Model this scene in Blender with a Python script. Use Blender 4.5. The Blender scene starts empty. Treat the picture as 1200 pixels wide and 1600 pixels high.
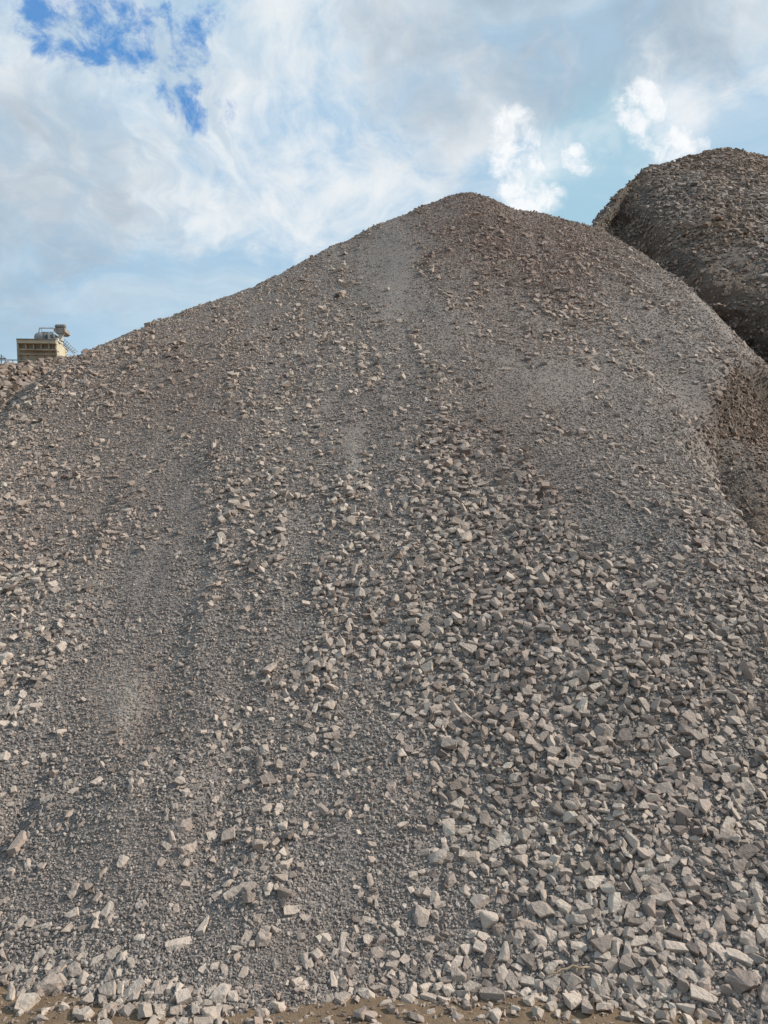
import bpy, bmesh, math, random, time
import numpy as np
from mathutils import Vector, Matrix, Euler
T0 = time.time()
random.seed(7)
RNG = np.random.default_rng(11)
sc = bpy.context.scene
col = sc.collection
R = math.radians

# ------------------------------------------------------------------ camera
EYE = 1.6
PITCH = R(4.0)
FPX = 1186.0                       # focal length in pixels of a 1200 x 1600 frame
cam_d = bpy.data.cameras.new('camera')
cam = bpy.data.objects.new('camera', cam_d)
col.objects.link(cam)
cam.location = (0, 0, EYE)
cam.rotation_euler = (math.pi / 2 + PITCH, 0, 0)
cam_d.sensor_fit = 'VERTICAL'
cam_d.sensor_height = 36.0
cam_d.lens = FPX / 1600 * 36.0
cam_d.clip_start = 0.05
cam_d.clip_end = 6000
sc.camera = cam
CP, SP = math.cos(PITCH), math.sin(PITCH)


def ray(px, py):
    u = (np.asarray(px, float) - 600) / FPX
    v = (800 - np.asarray(py, float)) / FPX
    return u, CP - v * SP, SP + v * CP


def at(px, py, y):
    """the point of the place that shows at a photo pixel, y metres in front"""
    a, b, c = ray(px, py)
    return (float(a * y / b), float(y), float(EYE + c * y / b))


def project(x, y, z):
    z = z - EYE
    f = y * CP + z * SP
    w = -y * SP + z * CP
    f = np.maximum(f, 1e-3)
    return 600 + FPX * x / f, 800 - FPX * w / f


# ------------------------------------------------------------------ world, sun, exposure
SUN = Vector((0.80, 0.06, 0.60)).normalized()       # towards the sun: from the right
SKY_STRENGTH = 0.10
w = bpy.data.worlds.new('World')
sc.world = w
w.use_nodes = True
nt = w.node_tree
nt.nodes.clear()


class NG:
    """tiny helper to write node expressions"""
    def __init__(self, nt):
        self.nt = nt

    def node(self, kind, **kw):
        n = self.nt.nodes.new(kind)
        for k, v in kw.items():
            setattr(n, k, v)
        return n

    def put(self, sock, v):
        if isinstance(v, bpy.types.NodeSocket):
            self.nt.links.new(v, sock)
        elif v is not None:
            sock.default_value = v

    def m(self, op, a, b=None, c=None, clamp=False):
        n = self.node('ShaderNodeMath', operation=op, use_clamp=clamp)
        for i, v in enumerate((a, b, c)):
            if v is not None:
                self.put(n.inputs[i], v)
        return n.outputs[0]

    def vm(self, op, a, b=None, scale=None):
        n = self.node('ShaderNodeVectorMath', operation=op)
        self.put(n.inputs[0], a)
        if b is not None:
            self.put(n.inputs[1], b)
        if scale is not None:
            self.put(n.inputs['Scale'], scale)
        return n.outputs['Value'] if op in ('DOT_PRODUCT', 'LENGTH') else n.outputs['Vector']

    def noise(self, vec, scale, detail=6, rough=0.55, dist=0.0, dims='3D', color=False):
        n = self.node('ShaderNodeTexNoise', noise_dimensions=dims)
        if vec is not None:
            self.put(n.inputs['Vector'], vec)
        n.inputs['Scale'].default_value = scale
        n.inputs['Detail'].default_value = detail
        n.inputs['Roughness'].default_value = rough
        n.inputs['Distortion'].default_value = dist
        return n.outputs['Color' if color else 'Fac']

    def step(self, v, lo, hi, olo=0.0, ohi=1.0):
        n = self.node('ShaderNodeMapRange', interpolation_type='SMOOTHSTEP')
        self.put(n.inputs['Value'], v)
        self.put(n.inputs['From Min'], lo)
        self.put(n.inputs['From Max'], hi)
        self.put(n.inputs['To Min'], olo)
        self.put(n.inputs['To Max'], ohi)
        return n.outputs['Result']

    def mix(self, f, a, b, blend='MIX'):
        n = self.node('ShaderNodeMix', data_type='RGBA', blend_type=blend)
        self.put(n.inputs[0], f)
        for s, v in ((n.inputs[6], a), (n.inputs[7], b)):
            if isinstance(v, (tuple, list)):
                v = tuple(v) + (1.0,) if len(v) == 3 else tuple(v)
            self.put(s, v)
        return n.outputs[2]


def build_sky():
    g = NG(nt)
    sky = g.node('ShaderNodeTexSky', sky_type='NISHITA')
    sky.sun_disc = False
    sky.sun_elevation = math.asin(SUN.z)
    sky.sun_rotation = math.atan2(SUN.x, SUN.y)
    sky.altitude = 600
    sky.air_density = 1.0
    sky.dust_density = 0.6
    sky.ozone_density = 2.0
    K = 1.0 / SKY_STRENGTH
    d = g.vm('NORMALIZE', g.node('ShaderNodeTexCoord').outputs['Generated'])
    sep = g.node('ShaderNodeSeparateXYZ')
    g.put(sep.inputs[0], d)
    z = g.m('MAXIMUM', sep.outputs[2], 0.0)
    den = g.m('ADD', z, 0.45)
    comb = g.node('ShaderNodeCombineXYZ')
    g.put(comb.inputs[0], g.m('DIVIDE', sep.outputs[0], den))
    g.put(comb.inputs[1], g.m('DIVIDE', sep.outputs[1], den))
    P = comb.outputs[0]                                   # cloud-layer coordinates
    # warp
    wc = g.noise(P, 2.2, 4, 0.55, color=True)
    warp = g.vm('SCALE', g.vm('SUBTRACT', wc, (0.5, 0.5, 0.5)), scale=0.35)
    dw = g.vm('NORMALIZE', g.vm('ADD', d, g.vm('SCALE', warp, scale=0.45)))
    Pw = g.vm('ADD', P, warp)
    n_big = g.noise(Pw, 2.4, 8, 0.55)
    n_mid = g.noise(Pw, 6.5, 9, 0.66, 0.2)
    n_fine = g.noise(d, 17.0, 7, 0.62, 0.4)
    n_mid2 = g.noise(Pw, 5.0, 8, 0.58, 0.5)
    st = g.node('ShaderNodeMapping')
    st.inputs['Rotation'].default_value = (0, 0, R(28))
    st.inputs['Scale'].default_value = (1.6, 5.5, 1)
    g.put(st.inputs['Vector'], Pw)
    n_str = g.noise(st.outputs[0], 1.7, 7, 0.58, 0.6)
    mk = g.node('ShaderNodeMapping')                      # mackerel ripples
    mk.inputs['Rotation'].default_value = (0, 0, R(-35))
    mk.inputs['Scale'].default_value = (26, 9, 1)
    g.put(mk.inputs['Vector'], Pw)
    n_rip = g.noise(mk.outputs[0], 1.0, 4, 0.55, 0.5)

    def blob(px, py, deg, src=dw):
        v = Vector((float(c) for c in ray(px, py))).normalized()
        c = g.vm('DOT_PRODUCT', src, tuple(v))
        # gaussian of the angle: exp((cos-1)*k)
        k = 1.0 / (1 - math.cos(R(deg)))
        return g.m('EXPONENT', g.m('MULTIPLY', g.m('SUBTRACT', c, 1.0), k))

    def total(items, src=dw):
        s = None
        for it in items:
            b = blob(it[0], it[1], it[2], src)
            if len(it) > 3:
                b = g.m('MULTIPLY', b, it[3])
            s = b if s is None else g.m('ADD', s, b)
        return s

    blue = g.mix(0.80, sky.outputs[0], tuple(K * c for c in (0.035, 0.27, 0.72)))
    # pale veil: bluish low, whiter high
    lowcol = tuple(K * c for c in (0.45, 0.63, 0.755))
    hicol = tuple(K * c for c in (0.43, 0.61, 0.78))
    veil = g.mix(g.step(z, 0.15, 0.62), lowcol, hicol)
    mb = total([(560, 200, 5, .5), (520, 330, 5, .6), (1130, 150, 5, .4), (60, 440, 5, .4),(420, 230, 5, .8), (330, 300, 5, .6), (180, 470, 6, .5), (620, 290, 5, .8), (740, 170, 5, .5), (300, 180, 4, .5)])
    veil = g.mix(g.m('MULTIPLY', g.m('MINIMUM', mb, 1.0), 0.65), veil, tuple(K * c for c in (0.36, 0.57, 0.80)))
    veil = g.mix(g.step(n_str, 0.40, 0.70, 0, 0.65), veil, tuple(K * c for c in (0.66, 0.765, 0.84)))
    # white cloud sheets, broken up
    wh = total([(555, 95, 9, 1.15), (500, 30, 6, .6), (700, 190, 4, .6), (470, 175, 5, .8), (120, 225, 8, .8), (70, 120, 8, .75), (445, 320, 2.4, .95), (250, 290, 4, .6), (600, 20, 6, .7),
                (1120, 120, 8, .8), (400, 60, 5, .8), (640, 210, 5, .4), (330, 360, 4, .35), (150, 20, 5, .6), (20, 210, 5, .6), (1080, 40, 5, .5)])
    wv = g.m('ADD', g.m('MULTIPLY', g.m('MINIMUM', wh, 1.2), 0.8), g.m('ADD', g.m('MULTIPLY', g.m('SUBTRACT', n_mid, 0.5), 3.0), g.m('MULTIPLY', g.m('SUBTRACT', n_fine, 0.5), 1.2)))
    c1 = g.mix(g.step(wv, 0.36, 1.42, 0, 0.95), veil, tuple(K * c for c in (0.86, 0.895, 0.915)))
    # grey cloud bellies
    gy = total([(860, 20, 9), (960, 60, 6, .7), (690, -40, 8, .8), (50, 330, 6, .75), (150, 400, 4, .5), (20, 405, 4, .8), (640, 50, 4, .35),
                (150, 320, 4, .6), (1150, -60, 9, .5), (-80, 250, 8, .7), (70, 240, 3, .5), (740, 130, 5, .45), (230, 215, 4, .4), (330, 110, 3, .45)])
    gv = g.m('ADD', g.m('MULTIPLY', g.m('MINIMUM', gy, 1.3), 0.8), g.m('ADD', g.m('MULTIPLY', g.m('SUBTRACT', n_mid2, 0.5), 2.6), g.m('MULTIPLY', g.m('SUBTRACT', n_fine, 0.5), 1.4)))
    c2 = g.mix(g.step(gv, 0.22, 1.55, 0, 0.80), c1, tuple(K * c for c in (0.36, 0.455, 0.55)))
    # ripples where the sheet thins
    n_cu2 = g.noise(dw, 24.0, 8, 0.66, 0.2)
    rp = total([(250, 330, 6, .9), (110, 80, 7, .9), (660, 140, 4, .7), (300, 150, 4, .8), (40, 300, 5, .6)], d)
    c2 = g.mix(g.m('MULTIPLY', g.m('MULTIPLY', g.m('MINIMUM', rp, 1.0), 0.55), g.step(n_rip, 0.40, 0.66)), c2, tuple(K * c for c in (0.43, 0.56, 0.69)))
    # openings of deep blue
    bl = total([(35, 35, 1.8, .75), (95, 78, 1.9, .9), (205, 40, 2.0, .85), (285, 45, 2.3, .95), (278, 166, 1.2, .75), (318, 172, 1.3, .8), (248, 152, 1.1, .6), (352, 183, 1.2, .6),
                (720, 105, 1.2, .45), (665, 150, 1.0, .4), (985, 85, 2.4, .40), (130, -60, 6, .6), (240, 85, 1.3, .6), (150, 20, 2.5, .45)])
    bv = g.m('ADD', g.m('MINIMUM', bl, 1.15), g.m('ADD', g.m('MULTIPLY', g.m('SUBTRACT', n_cu2, 0.5), 4.2), g.m('MULTIPLY', g.m('SUBTRACT', n_rip, 0.5), -2.4)))
    blm = g.m('MULTIPLY', g.step(bv, 0.50, 1.70, 0, 0.88), g.step(bl, 0.15, 0.55))
    c3 = g.mix(blm, c2, blue)
    # teal gap with bright cumulus towers
    tl = total([(880, 290, 3.6), (945, 210, 3.0, .8), (925, 300, 4.0, .9), (930, 340, 4, .6)])
    c4 = g.mix(g.m('MULTIPLY', g.step(g.m('ADD', tl, g.m('MULTIPLY', g.m('SUBTRACT', n_fine, 0.5), 1.5)), 0.1, 1.2), 0.60), c3, tuple(K * c for c in (0.36, 0.61, 0.74)))
    cu = total([(796, 195, 1.3, .9), (803, 230, 1.7, 1.1), (812, 272, 1.8, 1.1), (818, 312, 1.5, 1.0), (845, 300, 1.1, .5), (888, 240, 0.9, .8), (905, 250, 1.0, .8), (925, 262, .8, .5), (850, 285, 1, .4),
                (1003, 148, 1.1, 1.1), (1007, 178, 1.6, 1.0), (1030, 205, 1.3, .7), (1045, 238, 1.0, .9), (1075, 220, 1.2, .5), (1098, 232, .9, .8), (975, 175, 1.3, .45), (955, 330, 1.2, .35), (868, 318, 1.4, .45)], d)
    n_cu = g.noise(d, 40.0, 7, 0.66, 0.3)
    cum = g.step(g.m('ADD', g.m('MINIMUM', cu, 1.0), g.m('MULTIPLY', g.m('SUBTRACT', n_cu, 0.5), 3.0)), 0.25, 1.45)
    cum = g.m('MULTIPLY', cum, g.step(cu, 0.10, 0.6))
    glow = total([(805, 255, 3.0, .7), (830, 300, 2.4, .5), (905, 250, 2.0, .4), (1020, 190, 3.0, .7), (1070, 230, 2.6, .6), (985, 160, 2.2, .4)])
    cum = g.m('MAXIMUM', cum, g.step(g.m('ADD', glow, g.m('MULTIPLY', g.m('SUBTRACT', n_fine, 0.5), 2.2)), 0.15, 1.5, 0, 0.75))
    c5 = g.mix(g.m('MULTIPLY', cum, 0.93), c4, tuple(K * c for c in (1.0, 1.01, 1.02)))
    # below the horizon the ground colour of the haze
    bg = g.node('ShaderNodeBackground')
    g.put(bg.inputs['Color'], c5)
    bg.inputs['Strength'].default_value = SKY_STRENGTH
    out = g.node('ShaderNodeOutputWorld')
    nt.links.new(bg.outputs[0], out.inputs[0])


build_sky()
sun_d = bpy.data.lights.new('sun', 'SUN')
sun_d.energy = 5.0
sun_d.angle = R(0.53)
sun_d.color = (1.0, 0.93, 0.82)
sun = bpy.data.objects.new('sun', sun_d)
col.objects.link(sun)
sun.rotation_euler = SUN.to_track_quat('Z', 'Y').to_euler()
sun.location = (20, 0, 20)
sc.view_settings.view_transform = 'Standard'
sc.view_settings.look = 'None'
sc.view_settings.exposure = 0.0
sc.view_settings.gamma = 1.0
sc.view_settings.use_curve_mapping = False


# ------------------------------------------------------------------ numpy noise
def _hash(ix, iy, iz):
    h = (ix.astype(np.int64) * 374761393 + iy.astype(np.int64) * 668265263 + iz.astype(np.int64) * 2147483647) & 0xFFFFFFFF
    h = ((h ^ (h >> 13)) * 1274126177) & 0xFFFFFFFF
    h = ((h ^ (h >> 16)) * 2246822519) & 0xFFFFFFFF
    return ((h ^ (h >> 15)) & 0xFFFFFF) / float(0xFFFFFF)


def vnoise(x, y, z=0.0):
    x = np.asarray(x, float); y = np.asarray(y, float); z = np.zeros_like(x) + z
    ix, iy, iz = np.floor(x), np.floor(y), np.floor(z)
    fx, fy, fz = x - ix, y - iy, z - iz
    fx, fy, fz = (f * f * (3 - 2 * f) for f in (fx, fy, fz))
    r = 0
    for a in (0, 1):
        for b in (0, 1):
            for c in (0, 1):
                r = r + _hash(ix + a, iy + b, iz + c) * (fx if a else 1 - fx) * (fy if b else 1 - fy) * (fz if c else 1 - fz)
    return r


def fbm(x, y, z=0.0, oct=4, gain=0.5):
    s, a, t = 0, 1.0, 0
    for i in range(oct):
        s = s + a * (vnoise(x * 2 ** i + 17.3 * i, y * 2 ** i - 9.1 * i, z) - 0.5)
        t += a
        a *= gain
    return s / t * 2            # about -1..1


def sstep(v, a, b):
    t = np.clip((v - a) / (b - a), 0, 1)
    return t * t * (3 - 2 * t)


# ------------------------------------------------------------------ object helpers
def tag(o, label=None, cat=None, group=None, kind=None):
    if label: o['label'] = label
    if cat: o['category'] = cat
    if group: o['group'] = group
    if kind: o['kind'] = kind
    return o


def empty(name, loc=(0, 0, 0), rz=0.0):
    o = bpy.data.objects.new(name, None)
    col.objects.link(o)
    o.location = loc
    o.rotation_euler = (0, 0, rz)
    o.empty_display_size = 0.2
    return o


def link(name, me, mat, parent=None):
    o = bpy.data.objects.new(name, me)
    if mat is not None and not me.materials:
        me.materials.append(mat)
    col.objects.link(o)
    if parent is not None:
        o.parent = parent
    return o


def np_mesh(name, V, F, smooth=False):
    """mesh from arrays; F is (n, 3) or (n, 4)"""
    me = bpy.data.meshes.new(name)
    V = np.ascontiguousarray(V, dtype=np.float32)
    F = np.ascontiguousarray(F, dtype=np.int32)
    k = F.shape[1]
    me.vertices.add(len(V))
    me.vertices.foreach_set('co', V.ravel())
    me.loops.add(F.size)
    me.loops.foreach_set('vertex_index', F.ravel())
    me.polygons.add(len(F))
    me.polygons.foreach_set('loop_start', np.arange(0, F.size, k, dtype=np.int32))
    me.polygons.foreach_set('loop_total', np.full(len(F), k, dtype=np.int32))
    me.polygons.foreach_set('use_smooth', np.full(len(F), smooth, dtype=bool))
    me.update(calc_edges=True)
    return me


def set_attr(me, name, vals, domain='POINT', typ='FLOAT'):
    a = me.attributes.new(name, typ, domain)
    vals = np.ascontiguousarray(vals, dtype=np.float32)
    a.data.foreach_set('vector' if typ == 'FLOAT_VECTOR' else 'value', vals.ravel())


def grid_faces(nu, nv):
    i = np.arange(nu * nv).reshape(nu, nv)
    return np.stack([i[:-1, :-1], i[1:, :-1], i[1:, 1:], i[:-1, 1:]], -1).reshape(-1, 4)


# ------------------------------------------------------------------ materials
def new_mat(name):
    m = bpy.data.materials.new(name)
    m.use_nodes = True
    g = NG(m.node_tree)
    b = m.node_tree.nodes['Principled BSDF']
    b.inputs['Roughness'].default_value = 0.92
    b.inputs['Specular IOR Level'].default_value = 0.25
    return m, g, b


def attr(g, name, typ='GEOMETRY'):
    n = g.node('ShaderNodeAttribute', attribute_type=typ)
    n.attribute_name = name
    return n.outputs['Fac']


def obj_coord(g):
    return g.node('ShaderNodeTexCoord').outputs['Object']


def pos(g):
    return g.node('ShaderNodeNewGeometry').outputs['Position']


def stone_material(name, light, mid, dark, warm, bump=0.0065):
    """crushed stone; attribute tone 0..1 runs from dark to pale, hue 0..1 how brown"""
    m, g, b = new_mat(name)
    t = attr(g, 'tone')
    hue = attr(g, 'hue')
    P = pos(g)
    c = g.mix(g.step(t, 0.0, 0.45), dark, mid)
    c = g.mix(g.step(t, 0.45, 1.0), c, light)
    c = g.mix(hue, c, warm)
    n0 = g.noise(P, 1.7, 4, 0.6)
    c = g.mix(g.step(n0, 0.35, 0.65), c, (0.98, 0.95, 0.955), 'MULTIPLY')
    n1 = g.noise(P, 42, 5, 0.62)
    n2 = g.noise(P, 260, 3, 0.6)
    c = g.mix(g.step(n1, 0.30, 0.72, 0.0, 0.45), c, (1.28, 1.25, 1.20), 'MULTIPLY')
    c = g.mix(g.step(n2, 0.35, 0.75, 0.0, 0.30), c, (0.62, 0.61, 0.62), 'MULTIPLY')
    g.put(b.inputs['Base Color'], c)
    bp = g.node('ShaderNodeBump')
    bp.inputs['Strength'].default_value = 0.85
    bp.inputs['Distance'].default_value = bump
    vo = g.node('ShaderNodeTexVoronoi', feature='F1', distance='CHEBYCHEV')
    g.put(vo.inputs['Vector'], g.vm('ADD', P, g.vm('SCALE', g.noise(P, 60, 3, 0.6, color=True), scale=0.02)))
    vo.inputs['Scale'].default_value = 55
    h = g.m('ADD', g.noise(P, 48, 7, 0.68), g.m('MULTIPLY', vo.outputs['Distance'], 0.9))
    g.put(bp.inputs['Height'], g.m('ADD', h, g.m('MULTIPLY', n2, 0.35)))
    g.put(b.inputs['Normal'], bp.outputs[0])
    return m


def gravel_bed_material(name, fine_a, fine_b, brown, dist=0.012):
    """the bed of fine gravel between the stones; attribute brown 0..1 marks the dustier brown fines"""
    m, g, b = new_mat(name)
    P = pos(g)
    br = attr(g, 'brown')
    vo = g.node('ShaderNodeTexVoronoi')
    g.put(vo.inputs['Vector'], P)
    vo.inputs['Scale'].default_value = 70
    vo2 = g.node('ShaderNodeTexVoronoi')
    g.put(vo2.inputs['Vector'], P)
    vo2.inputs['Scale'].default_value = 30
    n = g.noise(P, 22, 5, 0.7)
    sepc = g.node('ShaderNodeSeparateColor')
    g.put(sepc.inputs[0], vo.outputs['Color'])
    c = g.mix(sepc.outputs[0], fine_a, fine_b)
    c = g.mix(g.m('MULTIPLY', br, 0.85), c, brown)
    c = g.mix(g.m('MULTIPLY', attr(g, 'dust'), 0.8), c, (0.36, 0.31, 0.265))
    c = g.mix(attr(g, 'dirt'), c, (0.092, 0.068, 0.052))
    c = g.mix(g.step(n, 0.3, 0.7, 0.0, 0.6), c, (0.66, 0.65, 0.65), 'MULTIPLY')
    g.put(b.inputs['Base Color'], c)
    h = g.m('ADD', g.m('MULTIPLY', vo.outputs['Distance'], -0.6), g.m('MULTIPLY', vo2.outputs['Distance'], -0.9))
    h = g.m('ADD', h, g.m('MULTIPLY', n, 0.8))
    bp = g.node('ShaderNodeBump')
    bp.inputs['Strength'].default_value = 0.9
    bp.inputs['Distance'].default_value = dist
    g.put(bp.inputs['Height'], h)
    g.put(b.inputs['Normal'], bp.outputs[0])
    return m


M_STONE = stone_material('crushed_stone', (0.535, 0.447, 0.372), (0.368, 0.303, 0.254), (0.160, 0.131, 0.115), (0.262, 0.190, 0.156))
M_STONE_DARK = stone_material('dark_rubble', (0.400, 0.335, 0.285), (0.268, 0.218, 0.182), (0.130, 0.106, 0.090), (0.205, 0.135, 0.094))
M_BED = gravel_bed_material('fine_gravel', (0.150, 0.129, 0.118), (0.305, 0.262, 0.233), (0.232, 0.180, 0.155))
M_BED_DARK = gravel_bed_material('dark_fines', (0.130, 0.110, 0.096), (0.225, 0.188, 0.160), (0.215, 0.148, 0.102), 0.04)


def soil_material():
    m, g, b = new_mat('bare_soil')
    P = pos(g)
    n = g.noise(P, 3.0, 6, 0.6)
    n2 = g.noise(P, 38, 6, 0.7)
    c = g.mix(n, (0.160, 0.106, 0.066), (0.240, 0.168, 0.108))
    c = g.mix(g.step(n2, 0.35, 0.7, 0, 0.5), c, (0.6, 0.58, 0.56), 'MULTIPLY')
    g.put(b.inputs['Base Color'], c)
    bp = g.node('ShaderNodeBump')
    bp.inputs['Strength'].default_value = 0.9
    bp.inputs['Distance'].default_value = 0.012
    g.put(bp.inputs['Height'], g.m('ADD', n2, g.m('MULTIPLY', g.noise(P, 150, 4, 0.6), 0.3)))
    g.put(b.inputs['Normal'], bp.outputs[0])
    return m


M_SOIL = soil_material()


def plain(name, c1, c2=None, scale=6, rough=0.6, metal=0.0, bump=0.0):
    m, g, b = new_mat(name)
    n = g.noise(pos(g), scale, 6, 0.65)
    c2 = c2 or tuple(x * 0.7 for x in c1)
    g.put(b.inputs['Base Color'], g.mix(g.step(n, 0.35, 0.68), c1, c2))
    b.inputs['Roughness'].default_value = rough
    b.inputs['Metallic'].default_value = metal
    return m


# ------------------------------------------------------------------ the main heap: a height field
TOP = [  # photo pixel, distance: the crest and the right-hand edge of the heap
    (-400, 1100, 4.6), (-200, 860, 6.2), (-60, 735, 8.0), (0, 672, 9.0), (40, 625, 9.8), (115, 560, 11), (200, 521, 12),
    (300, 481, 13), (380, 452, 13.7), (460, 416, 14.6), (520, 384, 15.3), (580, 358, 16), (660, 322, 16.7), (700, 305, 17), (725, 301, 17), (755, 306, 17), (800, 324, 17),
    (870, 340, 17), (928, 355, 17), (1000, 395, 15.5), (1060, 440, 13.6), (1105, 490, 12.2), (1148, 545, 11), (1105, 612, 9.2),
    (1056, 690, 7.6), (1112, 765, 6.5), (1180, 845, 5.6), (1290, 970, 5.0), (1500, 1200, 4.5), (1800, 1450, 4.3)]
TOPW = np.array([at(*t) for t in TOP])
FOOT = np.array([(-6.5, 3.6), (-5, 3.4), (-3.8, 3.3), (-2.6, 3.2), (-1.9, 3.15), (-1.49, 3.08), (-1.1, 2.9), (-0.7, 2.82), (-0.35, 2.88), (0.0, 2.98), (0.4, 2.98), (0.8, 2.93),
                 (1.2, 2.86), (1.7, 2.80), (2.4, 2.78), (3.2, 2.85), (4.2, 3.0), (5.5, 3.3)])


FOOT[:, 1] -= 0.03


def tps_fit(xy, z):
    n = len(xy)
    d2 = ((xy[:, None] - xy[None]) ** 2).sum(-1)
    Kk = 0.5 * d2 * np.log(d2 + 1e-9)
    Pm = np.c_[np.ones(n), xy]
    A = np.zeros((n + 3, n + 3))
    A[:n, :n] = Kk + np.eye(n) * 1e-3
    A[:n, n:] = Pm
    A[n:, :n] = Pm.T
    return np.linalg.solve(A, np.r_[z, 0, 0, 0])


def tps_eval(wt, xy0, x, y):
    r = wt[-3] + wt[-2] * x + wt[-1] * y
    for (a, b), c in zip(xy0, wt[:-3]):
        d2 = (x - a) ** 2 + (y - b) ** 2
        r = r + c * 0.5 * d2 * np.log(d2 + 1e-9)
    return r


CXY = np.r_[TOPW[:, :2], FOOT]
CZ = np.r_[TOPW[:, 2], np.zeros(len(FOOT))]
WT = tps_fit(CXY, CZ)
# the crest as a dense polyline
_tt = np.linspace(0, len(TOPW) - 1, 360)
CREST = np.stack([np.interp(_tt, np.arange(len(TOPW)), TOPW[:, k]) for k in range(3)], -1)
POLY = np.r_[CREST[:, :2], [(14, 3.0), (14, -6), (-14, -6), (-14, 3.0)]]


def inside_poly(x, y):
    c = np.zeros(x.shape, bool)
    n = len(POLY)
    for i in range(n):
        (x1, y1), (x2, y2) = POLY[i], POLY[(i + 1) % n]
        if y1 == y2:
            continue
        c ^= ((y1 > y) != (y2 > y)) & (x < (x2 - x1) * (y - y1) / (y2 - y1) + x1)
    return c


def bump_at(x, y, px, py, d, rx, ry, h):
    X, Y, _ = at(px, py, d)
    return h * np.exp(-((x - X) / rx) ** 2 - ((y - Y) / ry) ** 2)


def main_height(x, y):
    z = tps_eval(WT, CXY, x, y)
    ins = inside_poly(x, y)
    o = ~ins
    if o.any():
        xo, yo = x[o], y[o]
        best = np.full(xo.shape, 1e9)
        zb = np.zeros(xo.shape)
        for (a, b, c) in CREST:
            d = (xo - a) ** 2 + (yo - b) ** 2
            k = d < best
            best[k] = d[k]
            zb[k] = c
        d = np.sqrt(best)
        slope = np.where((xo > 2.4) & (yo < 10.5), 2.4, np.where((xo > 4.0) & (yo < 16.5), 1.1, 0.72))
        z[o] = np.minimum(z[o] + 0.3, zb - slope * (np.sqrt(d * d + 0.004) - 0.063))
    dist = np.sqrt(x * x + y * y)
    up = sstep(y, 2.9, 4.2)
    left = sstep(-x / np.maximum(y, 1) * 2.2, -0.1, 0.5)
    z = z + up * (0.06 * fbm(x * 0.8, y * 0.55, 3.1, 3) + 0.035 * fbm(x * 2.4, y * 1.3, 8.7, 3) + 0.012 * fbm(x * 9, y * 7, 1.7, 3))
    # rills running down the slope, clearest on the lower left
    rill = fbm((x + 0.10 * y) * 3.2, y * 0.42, 5.5, 3, 0.55)
    z = z + up * rill * (0.022 + 0.045 * left * sstep(9 - dist, 0, 4))
    # a smooth hump with a little scarp above the lower-left fines
    z = z + bump_at(x, y, 190, 1360, 3.75, 0.30, 0.20, 0.07) + bump_at(x, y, 190, 1110, 4.35, 0.22, 0.28, 0.05)
    z = z + bump_at(x, y, 430, 1440, 3.25, 0.16, 0.12, 0.05) - bump_at(x, y, 330, 1400, 3.5, 0.10, 0.4, 0.04)
    z = z - bump_at(x, y, 20, 1330, 3.75, 0.08, 0.25, 0.06)
    # hollow by the right-hand edge
    z = z - bump_at(x, y, 1100, 615, 8.9, 0.45, 0.9, 0.22)
    return z


GX = np.linspace(-11, 8.5, 380)
GY = np.r_[np.linspace(2.2, 6.5, 110, endpoint=False), np.linspace(6.5, 20.5, 230)]
gx, gy = np.meshgrid(GX, GY, indexing='ij')
GZ = main_height(gx.ravel(), gy.ravel()).reshape(gx.shape)
GZ = np.maximum(GZ, -0.5)


def hm(x, y):
    """height of the heap by bilinear lookup"""
    x = np.asarray(x, float); y = np.asarray(y, float)
    fi = np.clip((x - GX[0]) / (GX[1] - GX[0]), 0, len(GX) - 1.001)
    fj = np.clip(np.interp(y, GY, np.arange(len(GY))), 0, len(GY) - 1.001)
    i = fi.astype(int); j = fj.astype(int)
    a = fi - i; b = fj - j
    return (GZ[i, j] * (1 - a) * (1 - b) + GZ[i + 1, j] * a * (1 - b) + GZ[i, j + 1] * (1 - a) * b + GZ[i + 1, j + 1] * a * b)


def hn(x, y, e=0.05):
    nx = -(hm(x + e, y) - hm(x - e, y)) / (2 * e)
    ny = -(hm(x, y + e) - hm(x, y - e)) / (2 * e)
    n = np.stack([nx, ny, np.ones_like(nx)], -1)
    return n / np.linalg.norm(n, axis=-1, keepdims=True)


def ground_z(x, y):
    return 0.030 * fbm(np.asarray(x) * 1.9, np.asarray(y) * 1.9, 2.2, 4) + 0.013 * fbm(np.asarray(x) * 14, np.asarray(y) * 14, 4.2, 3)


def surf(x, y):
    return np.maximum(hm(x, y), ground_z(x, y))


def hit(px, py):
    """where the sight line of a photo pixel meets the heap or the ground"""
    a, b, c = ray(px, py)
    ys = np.arange(2.0, 19, 0.01)
    X = a * ys / b; Z = EYE + c * ys / b
    k = np.argmax(Z < surf(X, ys))
    return float(X[k]), float(ys[k]), float(surf(X[k:k + 1], ys[k:k + 1])[0])


BROWN_SPOTS = [(215, 1085, 75, 1.0), (190, 1140, 60, .6), (300, 590, 90, .7), (180, 690, 130, .5), (780, 370, 120, .7), (880, 440, 110, .6), (230, 1340, 90, .45), (480, 1500, 50, .5),
               (560, 700, 40, .4), (620, 1250, 60, .35), (1160, 640, 75, 1.3), (420, 1440, 60, .4), (330, 940, 30, .5), (700, 340, 70, .5), (60, 820, 120, .35), (770, 660, 100, .7), (860, 760, 80, .6)]


def brownness(x, y, z):
    px, py = project(x, y, z)
    s = 0
    for a, b, r, k in BROWN_SPOTS:
        s = s + k * np.exp(-((px - a) ** 2 + (py - b) ** 2) / (r * r))
    return np.clip(s + 0.35 * fbm(x * 1.3, y * 1.3, 6.6, 3) , 0, 1)


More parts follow.
